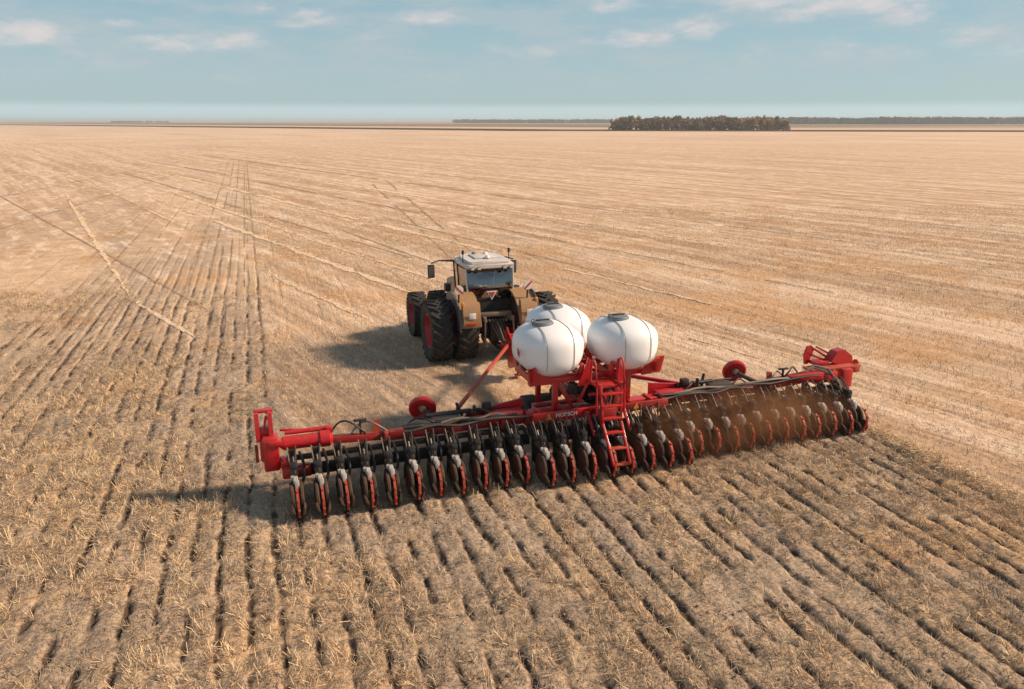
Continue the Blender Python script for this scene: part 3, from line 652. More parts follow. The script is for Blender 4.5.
for x_ in (-.72, .72, 1.15):
    c_ = wh0.copy(); COL.objects.link(c_); c_.location.x = x_; c_.parent = pl
    d_ = rm0.copy(); COL.objects.link(d_); d_.parent = c_
b = MB(); b.bar((-1.3, 1.4, .52), (1.3, 1.4, .52), .12, .12); b.bar((-.5, 1.4, .52), (-.5, .1, 1.0), .1, .14); b.bar((.5, 1.4, .52), (.5, .1, 1.0), .1, .14); b.build('transport_axle', 'red2', pl)
# drawbar
b = MB(); b.bar((0, 0, 1.0), (0, 5.9, .95), .24, .26, .02); b.bar((0, 5.8, .95), (0, 7.2, .72), .18, .18, .02); b.build('drawbar', 'red', pl)
b = MB()
for s in (-1, 1):
    b.plate([(5.2, .55), (5.9, .30), (6.05, .35), (6.1, .9), (6.35, 1.35), (6.15, 1.62), (5.9, 1.45), (5.3, 1.15)], s*.19, .04, 'X')
b.box((0, 5.95, 1.36), (.42, .2, .14), bev=.02); b.box((0, 5.5, 1.1), (.36, .3, .12), bev=.02); b.build('drawbar_head', 'red', pl)
b = MB(); b.tube([(.05, 5.75, .9), (.05, 5.75, .12)], .04, 8); b.box((.05, 5.75, .09), (.22, .22, .03), bev=.005); b.build('parking_jack', 'red2', pl)
for k in range(4):
    bb = MB(); x_ = -.12+.08*k; bb.tube([(x_, 5.9, 1.2), (x_, 5.0, 1.22), (x_*1.2, 3.5, 1.16), (x_*1.5, 1.5, 1.18), (x_*2, .3, 1.3)], .018, 6); bb.build('hydraulic_hose', 'black', pl)
b = MB(); b.bar((-3.28, .75, 1.18), (-.12, 6.0, 1.15), .085, .085, .01); b.build('brace_rod', 'orange', pl)
b = MB(); b.bar((3.30, .35, 1.14), (.55, 1.35, 1.62), .10, .10, .01); b.build('brace_rod', 'red', pl)
# --- ladder (behind, right of centre)
lx0, lx1 = -.22, .33
b = MB()
for x_, xb_ in ((lx0, -.22), (lx1, .20)):
    b.bar((x_, -.95, 1.98), ((x_+xb_)/2, -1.12, 1.1), .055, .10); b.bar(((x_+xb_)/2, -1.12, 1.1), (xb_, -1.80, .30), .055, .10)
    b.bar((x_, -.15, 1.9), (x_, -.95, 1.98), .07, .1)
ld = b.build('ladder', 'red', pl)
for k in range(6):
    t_ = k/5; z_ = 1.80-1.47*t_; y_ = (-.98-.14*(1.98-z_)/.88) if z_ > 1.1 else (-1.12-.68*(1.1-z_)/.8); xm_ = (lx0+lx1)/2-.065*t_
    bb = MB(); bb.box((xm_, y_, z_), (lx1-lx0-.13*t_, .13, .05), bev=.01); bb.build('rung', 'orange' if k > 3 else 'red', ld)
b = MB()
for x_ in (lx0-.12, lx1+.05):
    b.tube([(x_, -1.05, 1.3), (x_, -1.0, 2.0), (x_, -.9, 2.52), (x_, -.8, 2.6), (x_, -.68, 2.54), (x_, -.62, 2.0)], .028, 8)
b.tube([(lx1+.05, -1.0, 2.0), (lx1+.05, -.5, 2.02)], .022, 6); b.tube([(lx0-.12, -1.0, 2.0), (lx0-.12, -.5, 2.02)], .022, 6); b.build('handrail', 'red', ld)
b = MB(); b.box((.055, -.60, 1.93), (.60, .60, .05), bev=.01); b.plate([(-.62, 1.9), (-.24, 1.9), (-.26, 2.5), (-.36, 2.6), (-.44, 2.3)], -.5, .04, 'Y'); b.plate([(.36, 1.9), (.66, 1.9), (.52, 2.25), (.40, 2.5)], -.55, .04, 'Y'); b.build('platform', 'red', ld)
b = MB(); b.box((.05, -.80, 1.20), (.44, .16, .34), bev=.03); b.box((.30, -.72, 1.55), (.14, .1, .7), bev=.02); b.build('control_box', 'red2', pl)
for k in range(5):
    b = MB(); xx_ = -.14+.09*k; b.tube([(xx_, -.72, 1.9), (xx_+.02, -.78, 1.6), (xx_-.03, -.74, 1.3), (xx_+.04, -.86, .9), (xx_*1.5, -.9, .5)], .02, 6); b.build('seed_hose', ('pale', 'black', 'hose', 'trim', 'black')[k], pl)
# --- wings
def wing(s):
    zc = lambda x_: 1.05+.012*max(0, abs(x_)-5.5)*8*.5
    b_ = MB(); b_.box((s*3.45, .05, 1.02), (3.3, .2, .22), bev=.02); b_.bar((s*5.0, .05, 1.02), (s*7.2, .05, 1.13), .17, .17, .02)
    wg = b_.build('wing_bar', 'red2', pl)
    b_ = MB(); b_.box((s*4.6, -.16, .86), (5.6, .10, .12), bev=.02); b_.build('unit_rail', 'steel', pl)
    b_ = MB(); b_.box((s*4.55, -.24, .58), (5.6, .12, .26), bev=.02); b_.build('shade_filler_bar', 'dark', pl)  # added dark bar hides the ground where shade falls under the wing
    b_ = MB(); b_.box((s*2.3, .04, 1.15), (.9, .34, .26), bev=.04); b_.plate([(s*1.75, .9), (s*2.6, .82), (s*3.2, 1.05), (s*3.2, 1.22), (s*2.6, 1.34), (s*1.75, 1.45)], .28, .05, 'Y'); b_.build('wing_hinge', 'red', pl)
    b_ = MB(); b_.lathe([(0, .055), (1.1, .055), (1.1, .03), (1.7, .03)], (s*2.5 if s > 0 else -4.2, .18, 1.33), 'X', 14); b_.build('fold_cylinder', 'black', pl)
    # hose bundles lying along the bar
    for k in range(6):
        random.seed(50+k+(9 if s > 0 else 0)); x0 = 1.6+random.random()*.5; x1 = random.choice((3.9, 4.8, 4.4, 5.2)) if s < 0 else random.choice((5.2, 6.2, 6.8, 4.6))
        pts = []; n_ = 12
        for j in range(n_+1):
            x_ = x0+(x1-x0)*j/n_; pts.append((s*x_, -.02-.055*k*.8+.03*math.sin(j*1.7+k), 1.19+.035*math.sin(j*1.1+k*2)+(.03*k % .07)))
        bb = MB(); bb.tube(pts, .022+.006*(k % 3), 6); bb.build('hose_bundle', ('hose', 'black', 'pale', 'hose', 'steel', 'hose')[k], pl)
    for (xa_, hh, m_) in ((6.05, .38, 'hose'), (5.55, .30, 'pale'), (4.3, .22, 'black'), (2.9, .28, 'hose')):
        bb = MB(); pts = [(s*(xa_-.42+.84*j/12), .05-.12*math.sin(j*.5), 1.12+hh*math.sin(math.pi*j/12)) for j in range(13)]; bb.tube(pts, .024, 6); bb.build('hose_loop', m_, pl)
    b_ = MB(); b_.bar((s*5.75, .02, 1.1), (s*5.75, .02, 1.48), .05, .05); b_.box((s*5.75, .02, 1.49), (.3, .1, .04), bev=.01); b_.build('hose_bracket', 'steel', pl)
    b_ = MB(); b_.plate([(s*5.30, 1.1), (s*5.48, 1.1), (s*5.44, 1.40), (s*5.28, 1.44)], .1, .04, 'Y'); b_.build('stop_tab', 'orange', pl)
    b_ = MB(); b_.box((s*3.05, .02, 1.3), (.06, .10, .42), bev=.01); b_.box((s*2.72, .12, 1.42), (.22, .16, .18), bev=.03); b_.bar((s*3.3, .2, 1.2), (s*3.42, .3, 1.52), .07, .05); b_.build('fold_bracket', 'dark', pl)
    b_ = MB(); b_.box((s*3.75, .05, 1.2), (.7, .26, .22), bev=.04); b_.build('valve_block', 'hose', pl)
    # red marker wheel on an arm, its face to the rear
    dx_ = s*4.16 if s < 0 else 4.66
    b_ = MB(); b_.lathe([(-.03, 0), (-.035, .16), (-.07, .20), (-.07, .29), (-.035, .335), (.035, .335), (.06, .29), (.05, 0)], (dx_, .70, 1.33), 'Y', 36, Matrix.Rotation(R(-14), 4, 'Z') @ Matrix.Rotation(R(14), 4, 'X')); dk = b_.build('marker_disc', 'red', pl)
    b_ = MB(); b_.lathe([(-.12, 0), (-.12, .07), (-.03, .09), (0, .09)], (dx_-.015, .66, 1.34), 'Y', 16); b_.build('hub', 'pale', dk)
    b_ = MB(); b_.tube([(dx_, .60, 1.33), (dx_+.12, .42, 1.25), (dx_+.42, .15, 1.1)], [.05, .055, .07], 10); b_.build('marker_arm', 'hose', pl)
    # end assembly
    if s < 0:
        b_ = MB(); b_.lathe([(-.1, .06), (0, .155), (.78, .155), (.80, .19), (1.0, .19), (1.04, .12), (1.08, .06)], (-7.45, .0, 1.16), 'X', 24); b_.build('end_tube', 'red', pl)
        b_ = MB(); b_.lathe([(0, .05), (1.0, .06)], (-7.4, .16, 1.34), 'X', 14); b_.box((-6.45, .12, 1.34), (.16, .18, .12), bev=.03); b_.bar((-7.5, .22, 1.40), (-6.5, .2, 1.30), .05, .05); b_.build('marker_cylinder', 'red', pl)
        b_ = MB(); b_.box((-7.72, -.05, 1.02), (.34, .42, .78), bev=.05); b_.box((-7.86, .05, 1.1), (.16, .5, .5), bev=.04); b_.box((-7.62, -.22, 1.28), (.3, .16, .12), bev=.02); b_.build('end_housing', 'red', pl)
        b_ = MB()
        for x_ in (-7.96, -7.68): b_.plate([(-.1, 1.3), (.28, 1.3), (.26, 1.90), (.0, 1.92), (-.08, 1.6)], x_, .09, 'X')
        b_.box((-7.82, .12, 1.42), (.24, .24, .24), bev=.02)
        b_.box((-7.81, .22, 1.90), (.40, .16, .06), bev=.01); b_.bar((-7.86, .02, 1.35), (-7.76, .02, 1.85), .05, .05); b_.box((-7.81, .22, 1.35), (.30, .1, .1), bev=.01); b_.build('end_bracket', 'red', pl)
        b_ = MB(); b_.box((-7.22, -.32, .62), (.62, .3, .24), bev=.04); b_.box((-7.4, -.15, .78), (.3, .3, .2), bev=.03); b_.build('end_foot', 'red', pl)
        b_ = MB(); b_.lathe([(-.03, 0), (-.03, .20), (.03, .20), (.03, 0)], (-8.02, .1, .95), 'X', 24); b_.build('end_disc', 'red2', pl)
    else:
        b_ = MB(); b_.bar((5.3, .05, 1.12), (7.1, .05, 1.18), .22, .22, .02); b_.box((6.45, .0, 1.2), (1.1, .26, .2), bev=.04); b_.build('end_tube', 'red', pl)
        b_ = MB()
        b_.plate([(6.95, 1.32), (7.05, 1.32), (7.22, 1.74), (7.12, 1.86), (6.98, 1.84), (6.9, 1.6)], .62, .06, 'Y')
        b_.bar((7.1, .62, 1.82), (7.75, .55, 1.42), .06, .06); b_.bar((7.05, .5, 1.62), (7.65, .5, 1.38), .06, .06); b_.bar((7.3, .62, 1.8), (7.85, .6, 1.52), .05, .05); b_.box((7.3, .45, 1.40), (.5, .3, .1), bev=.02)
        b_.build('end_bracket', 'red', pl)
        b_ = MB(); b_.plate([(7.55, 1.42), (7.75, 1.70), (8.02, 1.74), (8.34, 1.52), (8.36, 1.28), (7.85, 1.3)], .42, .30, 'Y'); bmesh.ops.bevel(b_.b, geom=list(b_.b.edges), offset=.02, segments=2, affect='EDGES'); b_.build('end_housing', 'red', pl)
        b_ = MB(); b_.box((7.6, .25, 1.29), (1.7, .4, .06), bev=.01); b_.build('end_shelf', 'orange', pl)
        b_ = MB(); b_.box((7.92, .1, 1.0), (.34, .36, .54), bev=.04); b_.box((7.2, .1, 1.08), (.8, .26, .3), bev=.03); b_.bar((7.9, -.05, .85), (8.05, -.1, .45), .08, .08); b_.build('end_foot', 'red', pl)
        b_ = MB(); b_.box((8.33, .2, 1.2), (.26, .3, .24), bev=.05); b_.lathe([(-.02, 0), (-.02, .12), (.02, .12), (.02, 0)], (8.5, .3, 1.28), 'X', 16); b_.build('end_disc', 'orange', pl)
        for k in range(4):
            bb = MB(); bb.tube([(6.3-.1*k, .0, 1.28), (6.75, -.02, 1.5-.03*k), (7.2, -.05, 1.38-.05*k), (7.55+.05*k, -.1, .95), (7.7+.04*k, -.2, .62)], .02, 6); bb.build('hose_loop', ('pale', 'hose', 'pale', 'black')[k], pl)
wing(-1); wing(1)
# --- row units
def make_unit():
    """frame and linkage of one unit, press wheel contact at local origin (0,0,0), toolbar ahead at y=1.4"""
    b_ = MB()
    b_.box((0, 1.22, .90), (.16, .06, .34), bev=.01)
    for s in (-1, 1):
        b_.bar((s*.07, 1.2, 1.02), (s*.07, .70, .86), .025, .05, .004); b_.bar((s*.07, 1.2, .80), (s*.07, .70, .64), .025, .05, .004)
    b_.box((0, .62, .70), (.12, .18, .40), bev=.02); b_.bar((0, .6, .62), (0, .28, .50), .07, .12, .01); b_.box((0, .50, .45), (.05, .22, .34), bev=.01)
    b_.tube([(.0, 1.0, .98), (.0, .72, .72)], .035, 8)
    fr_ = b_.build('row_unit', 'steel', pl)
    subs = []
    b_ = MB(); b_.lathe([(-.055, 0), (-.05, .07), (-.035, .092), (.035, .092), (.05, .07), (.055, 0)], (0, .42, .70), 'X', 18); b_.box((.02, .33, .63), (.10, .07, .20), (R(-14), 0, 0), .02); b_.box((-.06, .47, .74), (.07, .12, .08), bev=.02)
    subs.append(b_.build('seed_meter', 'meter', fr_))
    # curved red tail beam that reaches back and down over the press wheels
    b_ = MB(); pts = []
    for k in range(9):
        a = R(66-k*15.5); pts.append((math.cos(a)*.37, math.sin(a)*.37))
    cy_, cz_ = .18, .37
    for (x_, wd_) in ((0, .052),):
        rin = [(cy_-c_*.90, cz_+d_*.90) for c_, d_ in pts]; rout = [(cy_-c_, cz_+d_) for c_, d_ in pts]
        b_.plate(rout+rin[::-1], x_, wd_, 'X')
    for k in (1, 3, 5, 7):
        c_, d_ = pts[k]; b_.box((0, cy_-c_*1.03, cz_+d_*1.03), (.05, .04, .05), (0, 0, 0), .008)
    subs.append(b_.build('tail_beam', 'orange', fr_))
    for s in (-1, 1):
        b_ = MB(); b_.lathe([(-.035, .235), (-.04, .30), (-.02, .325), (.02, .325), (.04, .30), (.035, .235)], (s*.10, .40, .325), 'X', 26); gw = b_.build('gauge_wheel', 'tyred', fr_); subs.append(gw)
        b_ = MB(); b_.lathe([(-.02, .0), (-.03, .06), (-.012, .10), (-.012, .2), (-.03, .237), (.03, .237), (.012, .2), (.012, .10), (.03, .06), (.02, 0)], (s*.10, .40, .325), 'X', 22); subs.append(b_.build('wheel_disc', 'rustdisc', fr_))
        tl_ = Matrix.Rotation(s*R(16), 4, 'Y'); b_ = MB(); b_.lathe([(-.02, 0), (-.02, .10), (-.03, .13), (-.02, .165), (.02, .165), (.03, .13), (.02, .10), (.02, 0)], (s*.095, .05, .165), 'X', 20, tl_); subs.append(b_.build('press_wheel', 'tyred', fr_))
    b_ = MB(); b_.lathe([(-.006, 0), (-.006, .20), (.006, .20), (.006, 0)], (0, .82, .20), 'X', 22, Matrix.Rotation(R(4), 4, 'Z')); b_.bar((0, .82, .2), (0, .75, .6), .03, .05, .004); subs.append(b_.build('opener_disc', 'steel', fr_))
    b_ = MB(); b_.tube([(.05, 1.22, 1.02), (.08, 1.05, 1.20), (.06, .85, 1.14), (.03, .66, .95), (.0, .48, .83)], .017, 6); subs.append(b_.build('seed_hose', 'hose', fr_))
    b_ = MB(); b_.tube([(-.06, 1.2, 1.08), (-.10, 1.0, 1.22), (-.09, .82, 1.05), (-.06, .70, .80), (-.05, .55, .55)], .011, 6); subs.append(b_.build('air_hose', 'pale', fr_))
    for s in (-1, 1):
        b_ = MB(); b_.plate([(.20, .50), (.45, .66), (.95, .70), (1.10, .95), (1.18, .95), (1.16, .42), (.95, .28), (.55, .34)], s*.055, .012, 'X'); subs.append(b_.build('shade_side_plate', 'dark', fr_))  # added dark plates stand in for shade between the units
        b_ = MB(); b_.lathe([(-.005, 0), (-.006, .17), (-.002, .20), (.002, .20), (.006, .17), (.005, 0)], (s*.06, 1.12, .21), 'X', 14, Matrix.Rotation(s*R(18), 4, 'Z')); b_.bar((s*.05, 1.12, .2), (s*.04, 1.0, .6), .02, .04, .004); subs.append(b_.build('shade_disc', 'dark', fr_))  # dark discs added ahead to fill the shaded gap under the bar
    b_ = MB(); b_.tube([(.16, 1.25, .98), (.22, 1.0, .80), (.20, .75, .62), (.12, .55, .52)], .032, 7); subs.append(b_.build('vacuum_hose', 'black', fr_))
    b_ = MB(); b_.box((0, 1.02, .66), (.17, .30, .30), bev=.04); subs.append(b_.build('spring_box', 'dark', fr_))
    b_ = MB(); b_.box((0, .64, .93), (.15, .22, .12), bev=.03); subs.append(b_.build('meter_drive', 'black', fr_))
    return fr_, subs
U, subs = make_unit()
for k in range(NU):
    x_ = U0+USP*k-PX; mid_ = 11 <= k <= 18
    y_ = (14.77 if not mid_ else 14.47)-PY
    if k == 0: o = U; ch = subs
    else:
        o = U.copy(); COL.objects.link(o); o.parent = pl
        ch = []
        for s_ in subs: c_ = s_.copy(); COL.objects.link(c_); c_.parent = o; ch.append(c_)
    random.seed(k); o.location = (x_, y_+random.uniform(-.04, .04), random.uniform(-.02, .012)); o.rotation_euler = (random.uniform(-.03, .03), random.uniform(-.03, .03), random.uniform(-.04, .04))
# looping white-metal pipes in the middle
for k in range(11, 19):
    x_ = U0+USP*k-PX-.25
    bb = MB(); bb.tube([(x_-.17, -.5, .62), (x_-.17, -.48, .95), (x_-.1, -.46, 1.06), (x_, -.46, 1.08), (x_+.08, -.46, 1.0), (x_+.16, -.5, .72), (x_+.17, -.52, .6)], .014, 6); bb.build('air_pipe', 'pale' if k % 2 else 'trim', pl)
for k in (12, 13, 14, 17, 18):
    x_ = U0+USP*k-PX-.12
    bb = MB(); bb.tube([(x_, -.46, 1.2), (x_, -.46, .85)], .02, 6); bb.build('drop_pipe', 'trim', pl)
#SPLIT
# ------------------------------------------------------------------ straw and stubble (nobody could count it)
fwd = np.array([math.sin(R(YAW)), math.cos(R(YAW))]); rgt = np.array([math.cos(R(YAW)), -math.sin(R(YAW))])
def scatter(n, d0, d1, half=.76):
    d = np.sqrt(rng.uniform(d0*d0, d1*d1, n)); l = rng.uniform(-half, half, n)*(d*.96+2.3)
    return fwd[0]*d+rgt[0]*l, fwd[1]*d+rgt[1]*l, d
V, F_, T = [], [], []
def blades(x, y, z, L, ang, elev, wd, tone):
    """one thin ribbon per straw, twisted a little so some part always faces the sky"""
    n = len(x); dx_ = np.cos(ang)*np.cos(elev); dy_ = np.sin(ang)*np.cos(elev); dz_ = np.sin(elev)
    d = np.stack([dx_, dy_, dz_], 1); base = np.stack([x, y, z], 1)
    roll = rng.uniform(-1.2, 1.2, n); side = np.stack([-np.sin(ang), np.cos(ang), np.zeros(n)], 1); up = np.cross(d, side)
    sdv = side*np.cos(roll)[:, None]+up*np.sin(roll)[:, None]
    a = base-sdv*wd[:, None]/2; b_ = base+sdv*wd[:, None]/2; tip = base+d*L[:, None]
    c_ = tip+sdv*wd[:, None]*.4; e_ = tip-sdv*wd[:, None]*.4
    V.append(np.stack([a, b_, c_, e_], 1).reshape(-1, 3)); T.append(tone)
# lying straw and tufts on the worked ground
x, y, d = scatter(1100000, 8.2, 42)
wk = worked(x, y); st = strawness(x, y); cl = fbm(x*2.6, y*1.5, 3, 77)
pr = np.where(wk > .5, (1-ss(d, 26, 42))*(.16+.84*st)*ss(cl, .34, .60)*(1-.85*furrow(x, y)), .0)
k = rng.uniform(0, 1, len(x)) < pr*.75; x, y, d, st = x[k], y[k], d[k], st[k]; n = len(x)
print('lying', n)
blades(x, y, ground_z(x, y)+rng.uniform(.0, .035, n), rng.uniform(.05, .20, n), rng.normal(R(90), .9, n)+np.where(rng.uniform(0, 1, n) < .5, 0, math.pi), np.abs(rng.normal(.12, .28, n)), rng.uniform(.004, .008, n)*(1+d*.012), rng.uniform(.05, .75, n)*(.55+.6*st))
# tufts: small fans of stalks
nt = 34000
x, y, d = scatter(nt, 8.2, 36); st = strawness(x, y); k = (worked(x, y) > .5) & (furrow(x, y) < .4) & (rng.uniform(0, 1, nt) < (.10+.90*st**1.3)); x, y, d, st = x[k], y[k], d[k], st[k]
m_ = 11; X_ = np.repeat(x, m_)+rng.normal(0, .035, len(x)*m_); Y_ = np.repeat(y, m_)+rng.normal(0, .05, len(x)*m_); n = len(X_)
an = np.repeat(rng.uniform(0, 2*math.pi, len(x)), m_)+rng.normal(0, .9, n)
blades(X_, Y_, ground_z(X_, Y_)-.005, rng.uniform(.08, .24, n)*np.repeat(rng.uniform(.7, 1.15, len(x)), m_), an, rng.normal(.85, .35, n), rng.uniform(.006, .010, n), np.clip(rng.uniform(.25, 1, n)*(.7+.5*np.repeat(st, m_)), 0, 1))
# standing stubble of the unworked field in harvest rows
x, y, d = scatter(900000, 12, 75)
u_ = x*math.cos(R(17))+y*math.sin(R(17)); v_ = -x*math.sin(R(17))+y*math.cos(R(17))
k = (worked(x+rng.normal(0, .25, len(x)), y) < .5) & (rng.uniform(0, 1, len(x)) < .20+.75*ss(fbm(u_*2.6, v_*.14, 3, 61), .38, .62)) & (rng.uniform(0, 1, len(x)) < 1.12-d/75)
x, y, d = x[k], y[k], d[k]; n = len(x)
print('stubble', n)
blades(x, y, ground_z(x, y)-.005, rng.uniform(.06, .17, n), rng.normal(R(107), 1.2, n), rng.normal(.9, .5, n), rng.uniform(.005, .009, n)*(1+d*.014), rng.uniform(.25, 1, n))
# loose straw ridge beside the last pass
n = 7000; y = rng.uniform(2, 15, n); x = 15.3+rng.normal(0, .22, n)
blades(x, y, ground_z(x, y)+rng.uniform(0, .03, n), rng.uniform(.08, .2, n), rng.uniform(0, 6.28, n), np.abs(rng.normal(.12, .15, n)), rng.uniform(.006, .012, n), rng.uniform(.7, 1, n))
for (x0, y0, x1, y1, wd, cc, kk) in LINES:
    if cc != 'pale': continue
    L = math.hypot(x1-x0, y1-y0); dm = np.hypot((x0+x1)/2, (y0+y1)/2); n = int(L*wd*60*kk); t = rng.uniform(0, 1, n); o_ = rng.normal(0, .32, n)*wd+(fbm(t*L*.03, t*0+3.3, 2, int(abs(x0)))-.5)*1.4*wd
    x = x0+(x1-x0)*t-(y1-y0)/L*o_; y = y0+(y1-y0)*t+(x1-x0)/L*o_; d = np.hypot(x, y); k = (fbm(t*L*.25, t*0, 3, 4) > .28); x, y, d = x[k], y[k], d[k]; n = len(x)
    blades(x, y, ground_z(x, y)+rng.uniform(0, .03, n), rng.uniform(.10, .26, n)*(1+d*.002), rng.uniform(0, 6.28, n), np.abs(rng.normal(.06, .10, n)), rng.uniform(.008, .014, n)*(1+d*.02), rng.uniform(.75, 1, n))
V = np.concatenate(V); T = np.concatenate(T); nf = len(V)//4
sm = np_mesh('straw', V, np.arange(nf*4).reshape(-1, 4))
at = sm.attributes.new('tone', 'FLOAT', 'FACE'); at.data.foreach_set('value', T.astype(np.float32))
sob = bpy.data.objects.new('straw', sm); COL.objects.link(sob); tag(sob, 'loose golden straw and short cut stubble covering the ground of the field', 'straw', kind='stuff')
g = bpy.data.materials.new('dry_straw'); g.use_nodes = True; q = NT(g.node_tree); p = q.n['Principled BSDF']
a = q.add('ShaderNodeAttribute'); a.attribute_name = 'tone'; t_ = a.outputs['Fac']
c = q.mix(q.step(t_, .2, .65), (.21, .165, .13), (.46, .345, .24)); c = q.mix(q.step(t_, .6, 1), c, (.86, .64, .38))
q.put(p.inputs['Base Color'], c); p.inputs['Roughness'].default_value = .7; p.inputs['Specular IOR Level'].default_value = .3
sm.materials.append(g)

# crumbly clods thrown up along the rows
n = 46000; x, y, d = scatter(n, 8.2, 34); k = (worked(x, y) > .5) & (rng.uniform(0, 1, n) < .25+.75*(1-strawness(x, y))); x, y = x[k], y[k]; n = len(x)
ico = bmesh.new(); bmesh.ops.create_icosphere(ico, subdivisions=1, radius=1); iv = np.array([v_.co[:] for v_ in ico.verts]); ifc = np.array([[v_.index for v_ in f_.verts] for f_ in ico.faces]); ico.free()
r_ = .007+.022*rng.uniform(0, 1, n)**3.2; an = rng.uniform(0, 6.28, n)
vv = iv[None]*(1+rng.normal(0, .22, (n, len(iv), 1)))*r_[:, None, None]*rng.uniform(.7, 1.3, (n, 1, 3)); ca, sa = np.cos(an)[:, None], np.sin(an)[:, None]
vx = vv[..., 0]*ca-vv[..., 1]*sa+x[:, None]; vy = vv[..., 0]*sa+vv[..., 1]*ca+y[:, None]; vz = vv[..., 2]*.8+(ground_z(x, y)+r_*.25)[:, None]
cm = np_mesh('soil_clods', np.stack([vx, vy, vz], -1).reshape(-1, 3), (ifc[None]+(np.arange(n)*len(iv))[:, None, None]).reshape(-1, 3)); cm.materials.append(mat('dry_clod', (.36, .265, .19), .95, dscale=.8, vary=.4, spec=.1))
cob = bpy.data.objects.new('soil_clods', cm); COL.objects.link(cob); tag(cob, 'crumbled dry brown clods of soil lying along the planted rows', 'soil clods', kind='stuff')

# ------------------------------------------------------------------ far wood and tree lines
def leaf_mat(name, c0, c1):
    m = bpy.data.materials.new(name); m.use_nodes = True; q = NT(m.node_tree); p = q.n['Principled BSDF']
    a = q.add('ShaderNodeAttribute'); a.attribute_name = 'tone'
    q.put(p.inputs['Base Color'], q.mix(a.outputs['Fac'], c0, c1)); p.inputs['Roughness'].default_value = .9; p.inputs['Specular IOR Level'].default_value = .1
    return m
def unproj(px, py):
    th, yw = R(PITCH), R(YAW); Fv = Vector((math.sin(yw)*math.cos(th), math.cos(yw)*math.cos(th), -math.sin(th))); Rv = Vector((math.cos(yw), -math.sin(yw), 0)); Uv = Rv.cross(Fv)
    d = Fv+Rv*(px-512)/755+Uv*(344.5-py)/755; return Vector((0, 0, H))+d*(-H/d.z)
def wood(name, trees, m, label, cat, fsz, nface):
    VV, TT = [], []; tv = MB()
    for (x, y, h, r, tone) in trees:
        for j in range(3):
            aa = random.uniform(0, 6.28); tv.tube([(x, y, -.3), (x+math.cos(aa)*r*.1, y+math.sin(aa)*r*.1, h*.4), (x+math.cos(aa)*r*.5, y+math.sin(aa)*r*.5, h*.85)], [h*.018, h*.012, h*.004], 5, False)
        nc = 12
        cc = np.stack([rng.normal(0, r*.42, nc), rng.normal(0, r*.42, nc), rng.uniform(.08, .86, nc)*h], 1); cr = rng.uniform(.22, .42, nc)*r
        w_ = rng.integers(0, nc, nface); dv = rng.normal(0, 1, (nface, 3)); dv /= np.linalg.norm(dv, axis=1)[:, None]
        pt = cc[w_]+dv*(cr[w_]*rng.uniform(.4, 1.05, nface))[:, None]*np.array([1, 1, 1.1]); pt[:, 2] = np.clip(pt[:, 2], .15, h)
        pt += np.array([x, y, 0]); a1 = rng.normal(0, 1, (nface, 3)); a1 /= np.linalg.norm(a1, axis=1)[:, None]; a2 = np.cross(a1, rng.normal(0, 1, (nface, 3))); a2 /= np.linalg.norm(a2, axis=1)[:, None]
        s_ = (rng.uniform(.5, 1.2, nface)*fsz)[:, None]
        VV.append(np.stack([pt-a1*s_, pt+a2*s_*.6, pt+a1*s_, pt-a2*s_*.6], 1).reshape(-1, 3)); TT.append(np.clip(tone+rng.normal(0, .18, nface), 0, 1))
    VV = np.concatenate(VV); me = np_mesh(name, VV, np.arange(len(VV)).reshape(-1, 4))
    at = me.attributes.new('tone', 'FLOAT', 'FACE'); at.data.foreach_set('value', np.concatenate(TT).astype(np.float32)); me.materials.append(m)
    o = bpy.data.objects.new(name, me); COL.objects.link(o); tag(o, label, cat, kind='stuff')
    tr = tv.build('trunks', M['trunk'], o); tr['kind'] = 'stuff'
    return o
M['trunk'] = mat('grey_bark', (.22, .155, .11), .9)
random.seed(11)
a_ = unproj(618, 130.2); b_ = unproj(795, 130.2); dd = (b_-a_); dpt = Vector((a_.x, a_.y, 0)).normalized()
trees = []
for i_ in range(230):
    t = random.random(); dep = random.uniform(0, 55); p_ = a_+dd*t+Vector((fwd[0], fwd[1], 0))*dep
    h = 12.2+1.3*math.sin(t*23)+random.uniform(-1.6, 1.0); h *= .72+.28*min(1, (t+.02)*9)*min(1, (1.03-t)*6)
    trees.append((p_.x, p_.y, h, random.uniform(2.6, 4.6), .15+.25*random.random() if t < .66 else .35+.6*random.random()))  # right end lighter: its sunlit look is put into the tone
wood('wood', trees, leaf_mat('bare_brown_twigs', (.30, .195, .13), (.60, .41, .25)), 'low brown bare wood standing alone on the horizon beyond the field', 'wood', .75, 520)
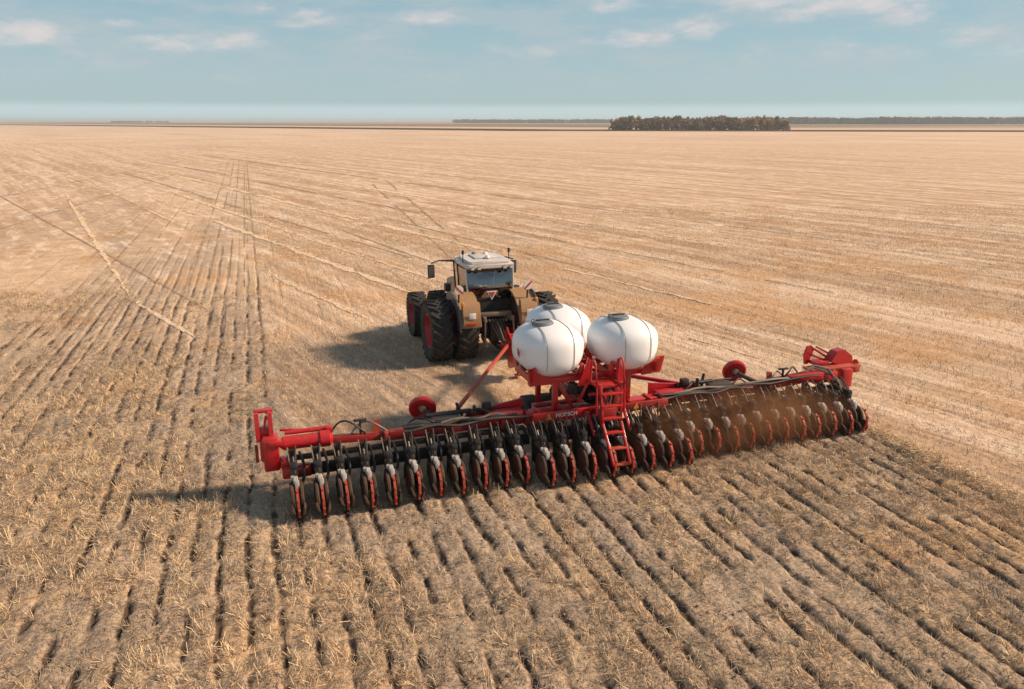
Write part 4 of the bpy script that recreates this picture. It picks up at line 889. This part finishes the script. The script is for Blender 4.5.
def treeline(pts, h0, label, n):
    tl = []
    for i_ in range(n):
        t = random.random()*(len(pts)-1); k = int(t); f_ = t-k; px = pts[k][0]+(pts[k+1][0]-pts[k][0])*f_; py = pts[k][1]+(pts[k+1][1]-pts[k][1])*f_
        p_ = unproj(px, py); hh = h0*(.75+.3*fbm(np.array([px*.035]), np.array([h0]), 3, 5)[0]+random.uniform(-.1, .12)); tl.append((p_.x, p_.y, hh, hh*.9, random.random()*.5))
    return wood('treeline', tl, leaf_mat('far_trees_'+str(n), (.045, .042, .034), (.10, .085, .06)), label, 'tree line', 2.6, 90)
treeline([(760, 124.2), (900, 124.4), (1060, 124.2)], 17, 'long blue grey tree line on the horizon to the right of the brown wood', 420)
treeline([(455, 122.9), (520, 123.1), (640, 123.2)], 14, 'thin faint tree line on the horizon left of the brown wood', 260)
treeline([(112, 122.6), (140, 122.4), (168, 122.5)], 8, 'short faint tree line on the far left horizon', 90)

# ------------------------------------------------------------------ dust drifting round the right wing
dm_ = MB(); rr = bmesh.ops.create_icosphere(dm_.b, subdivisions=3, radius=1); bmesh.ops.scale(dm_.b, vec=(3.9, 1.35, .95), verts=rr['verts'])
g = bpy.data.materials.new('drifting_dust'); g.use_nodes = True; q = NT(g.node_tree); q.n.remove(q.n['Principled BSDF'])
t = q.add('ShaderNodeTexCoord'); ln = q.add('ShaderNodeVectorMath', operation='LENGTH'); dv = q.add('ShaderNodeVectorMath', operation='DIVIDE'); q.l.new(t.outputs['Object'], dv.inputs[0]); dv.inputs[1].default_value = (3.9, 1.35, .95); q.l.new(dv.outputs[0], ln.inputs[0])
ns = q.noise(t.outputs['Object'], 1.1, 3, .6)
pv = q.add('ShaderNodeVolumePrincipled'); pv.inputs['Color'].default_value = (.66, .31, .15, 1); pv.inputs['Anisotropy'].default_value = .2
q.put(pv.inputs['Density'], q.m('MULTIPLY', q.m('MULTIPLY', q.step(ln.outputs['Value'], .35, 1., 1., 0.), q.step(ns, .32, .62)), .9))
q.l.new(pv.outputs[0], q.n['Material Output'].inputs['Volume'])
M['dust'] = g
do = dm_.build('dust', 'dust', None, (11.3, 15.2, .62)); tag(do, 'thin brown dust hanging round the row units of the right planter wing', 'dust', kind='stuff')
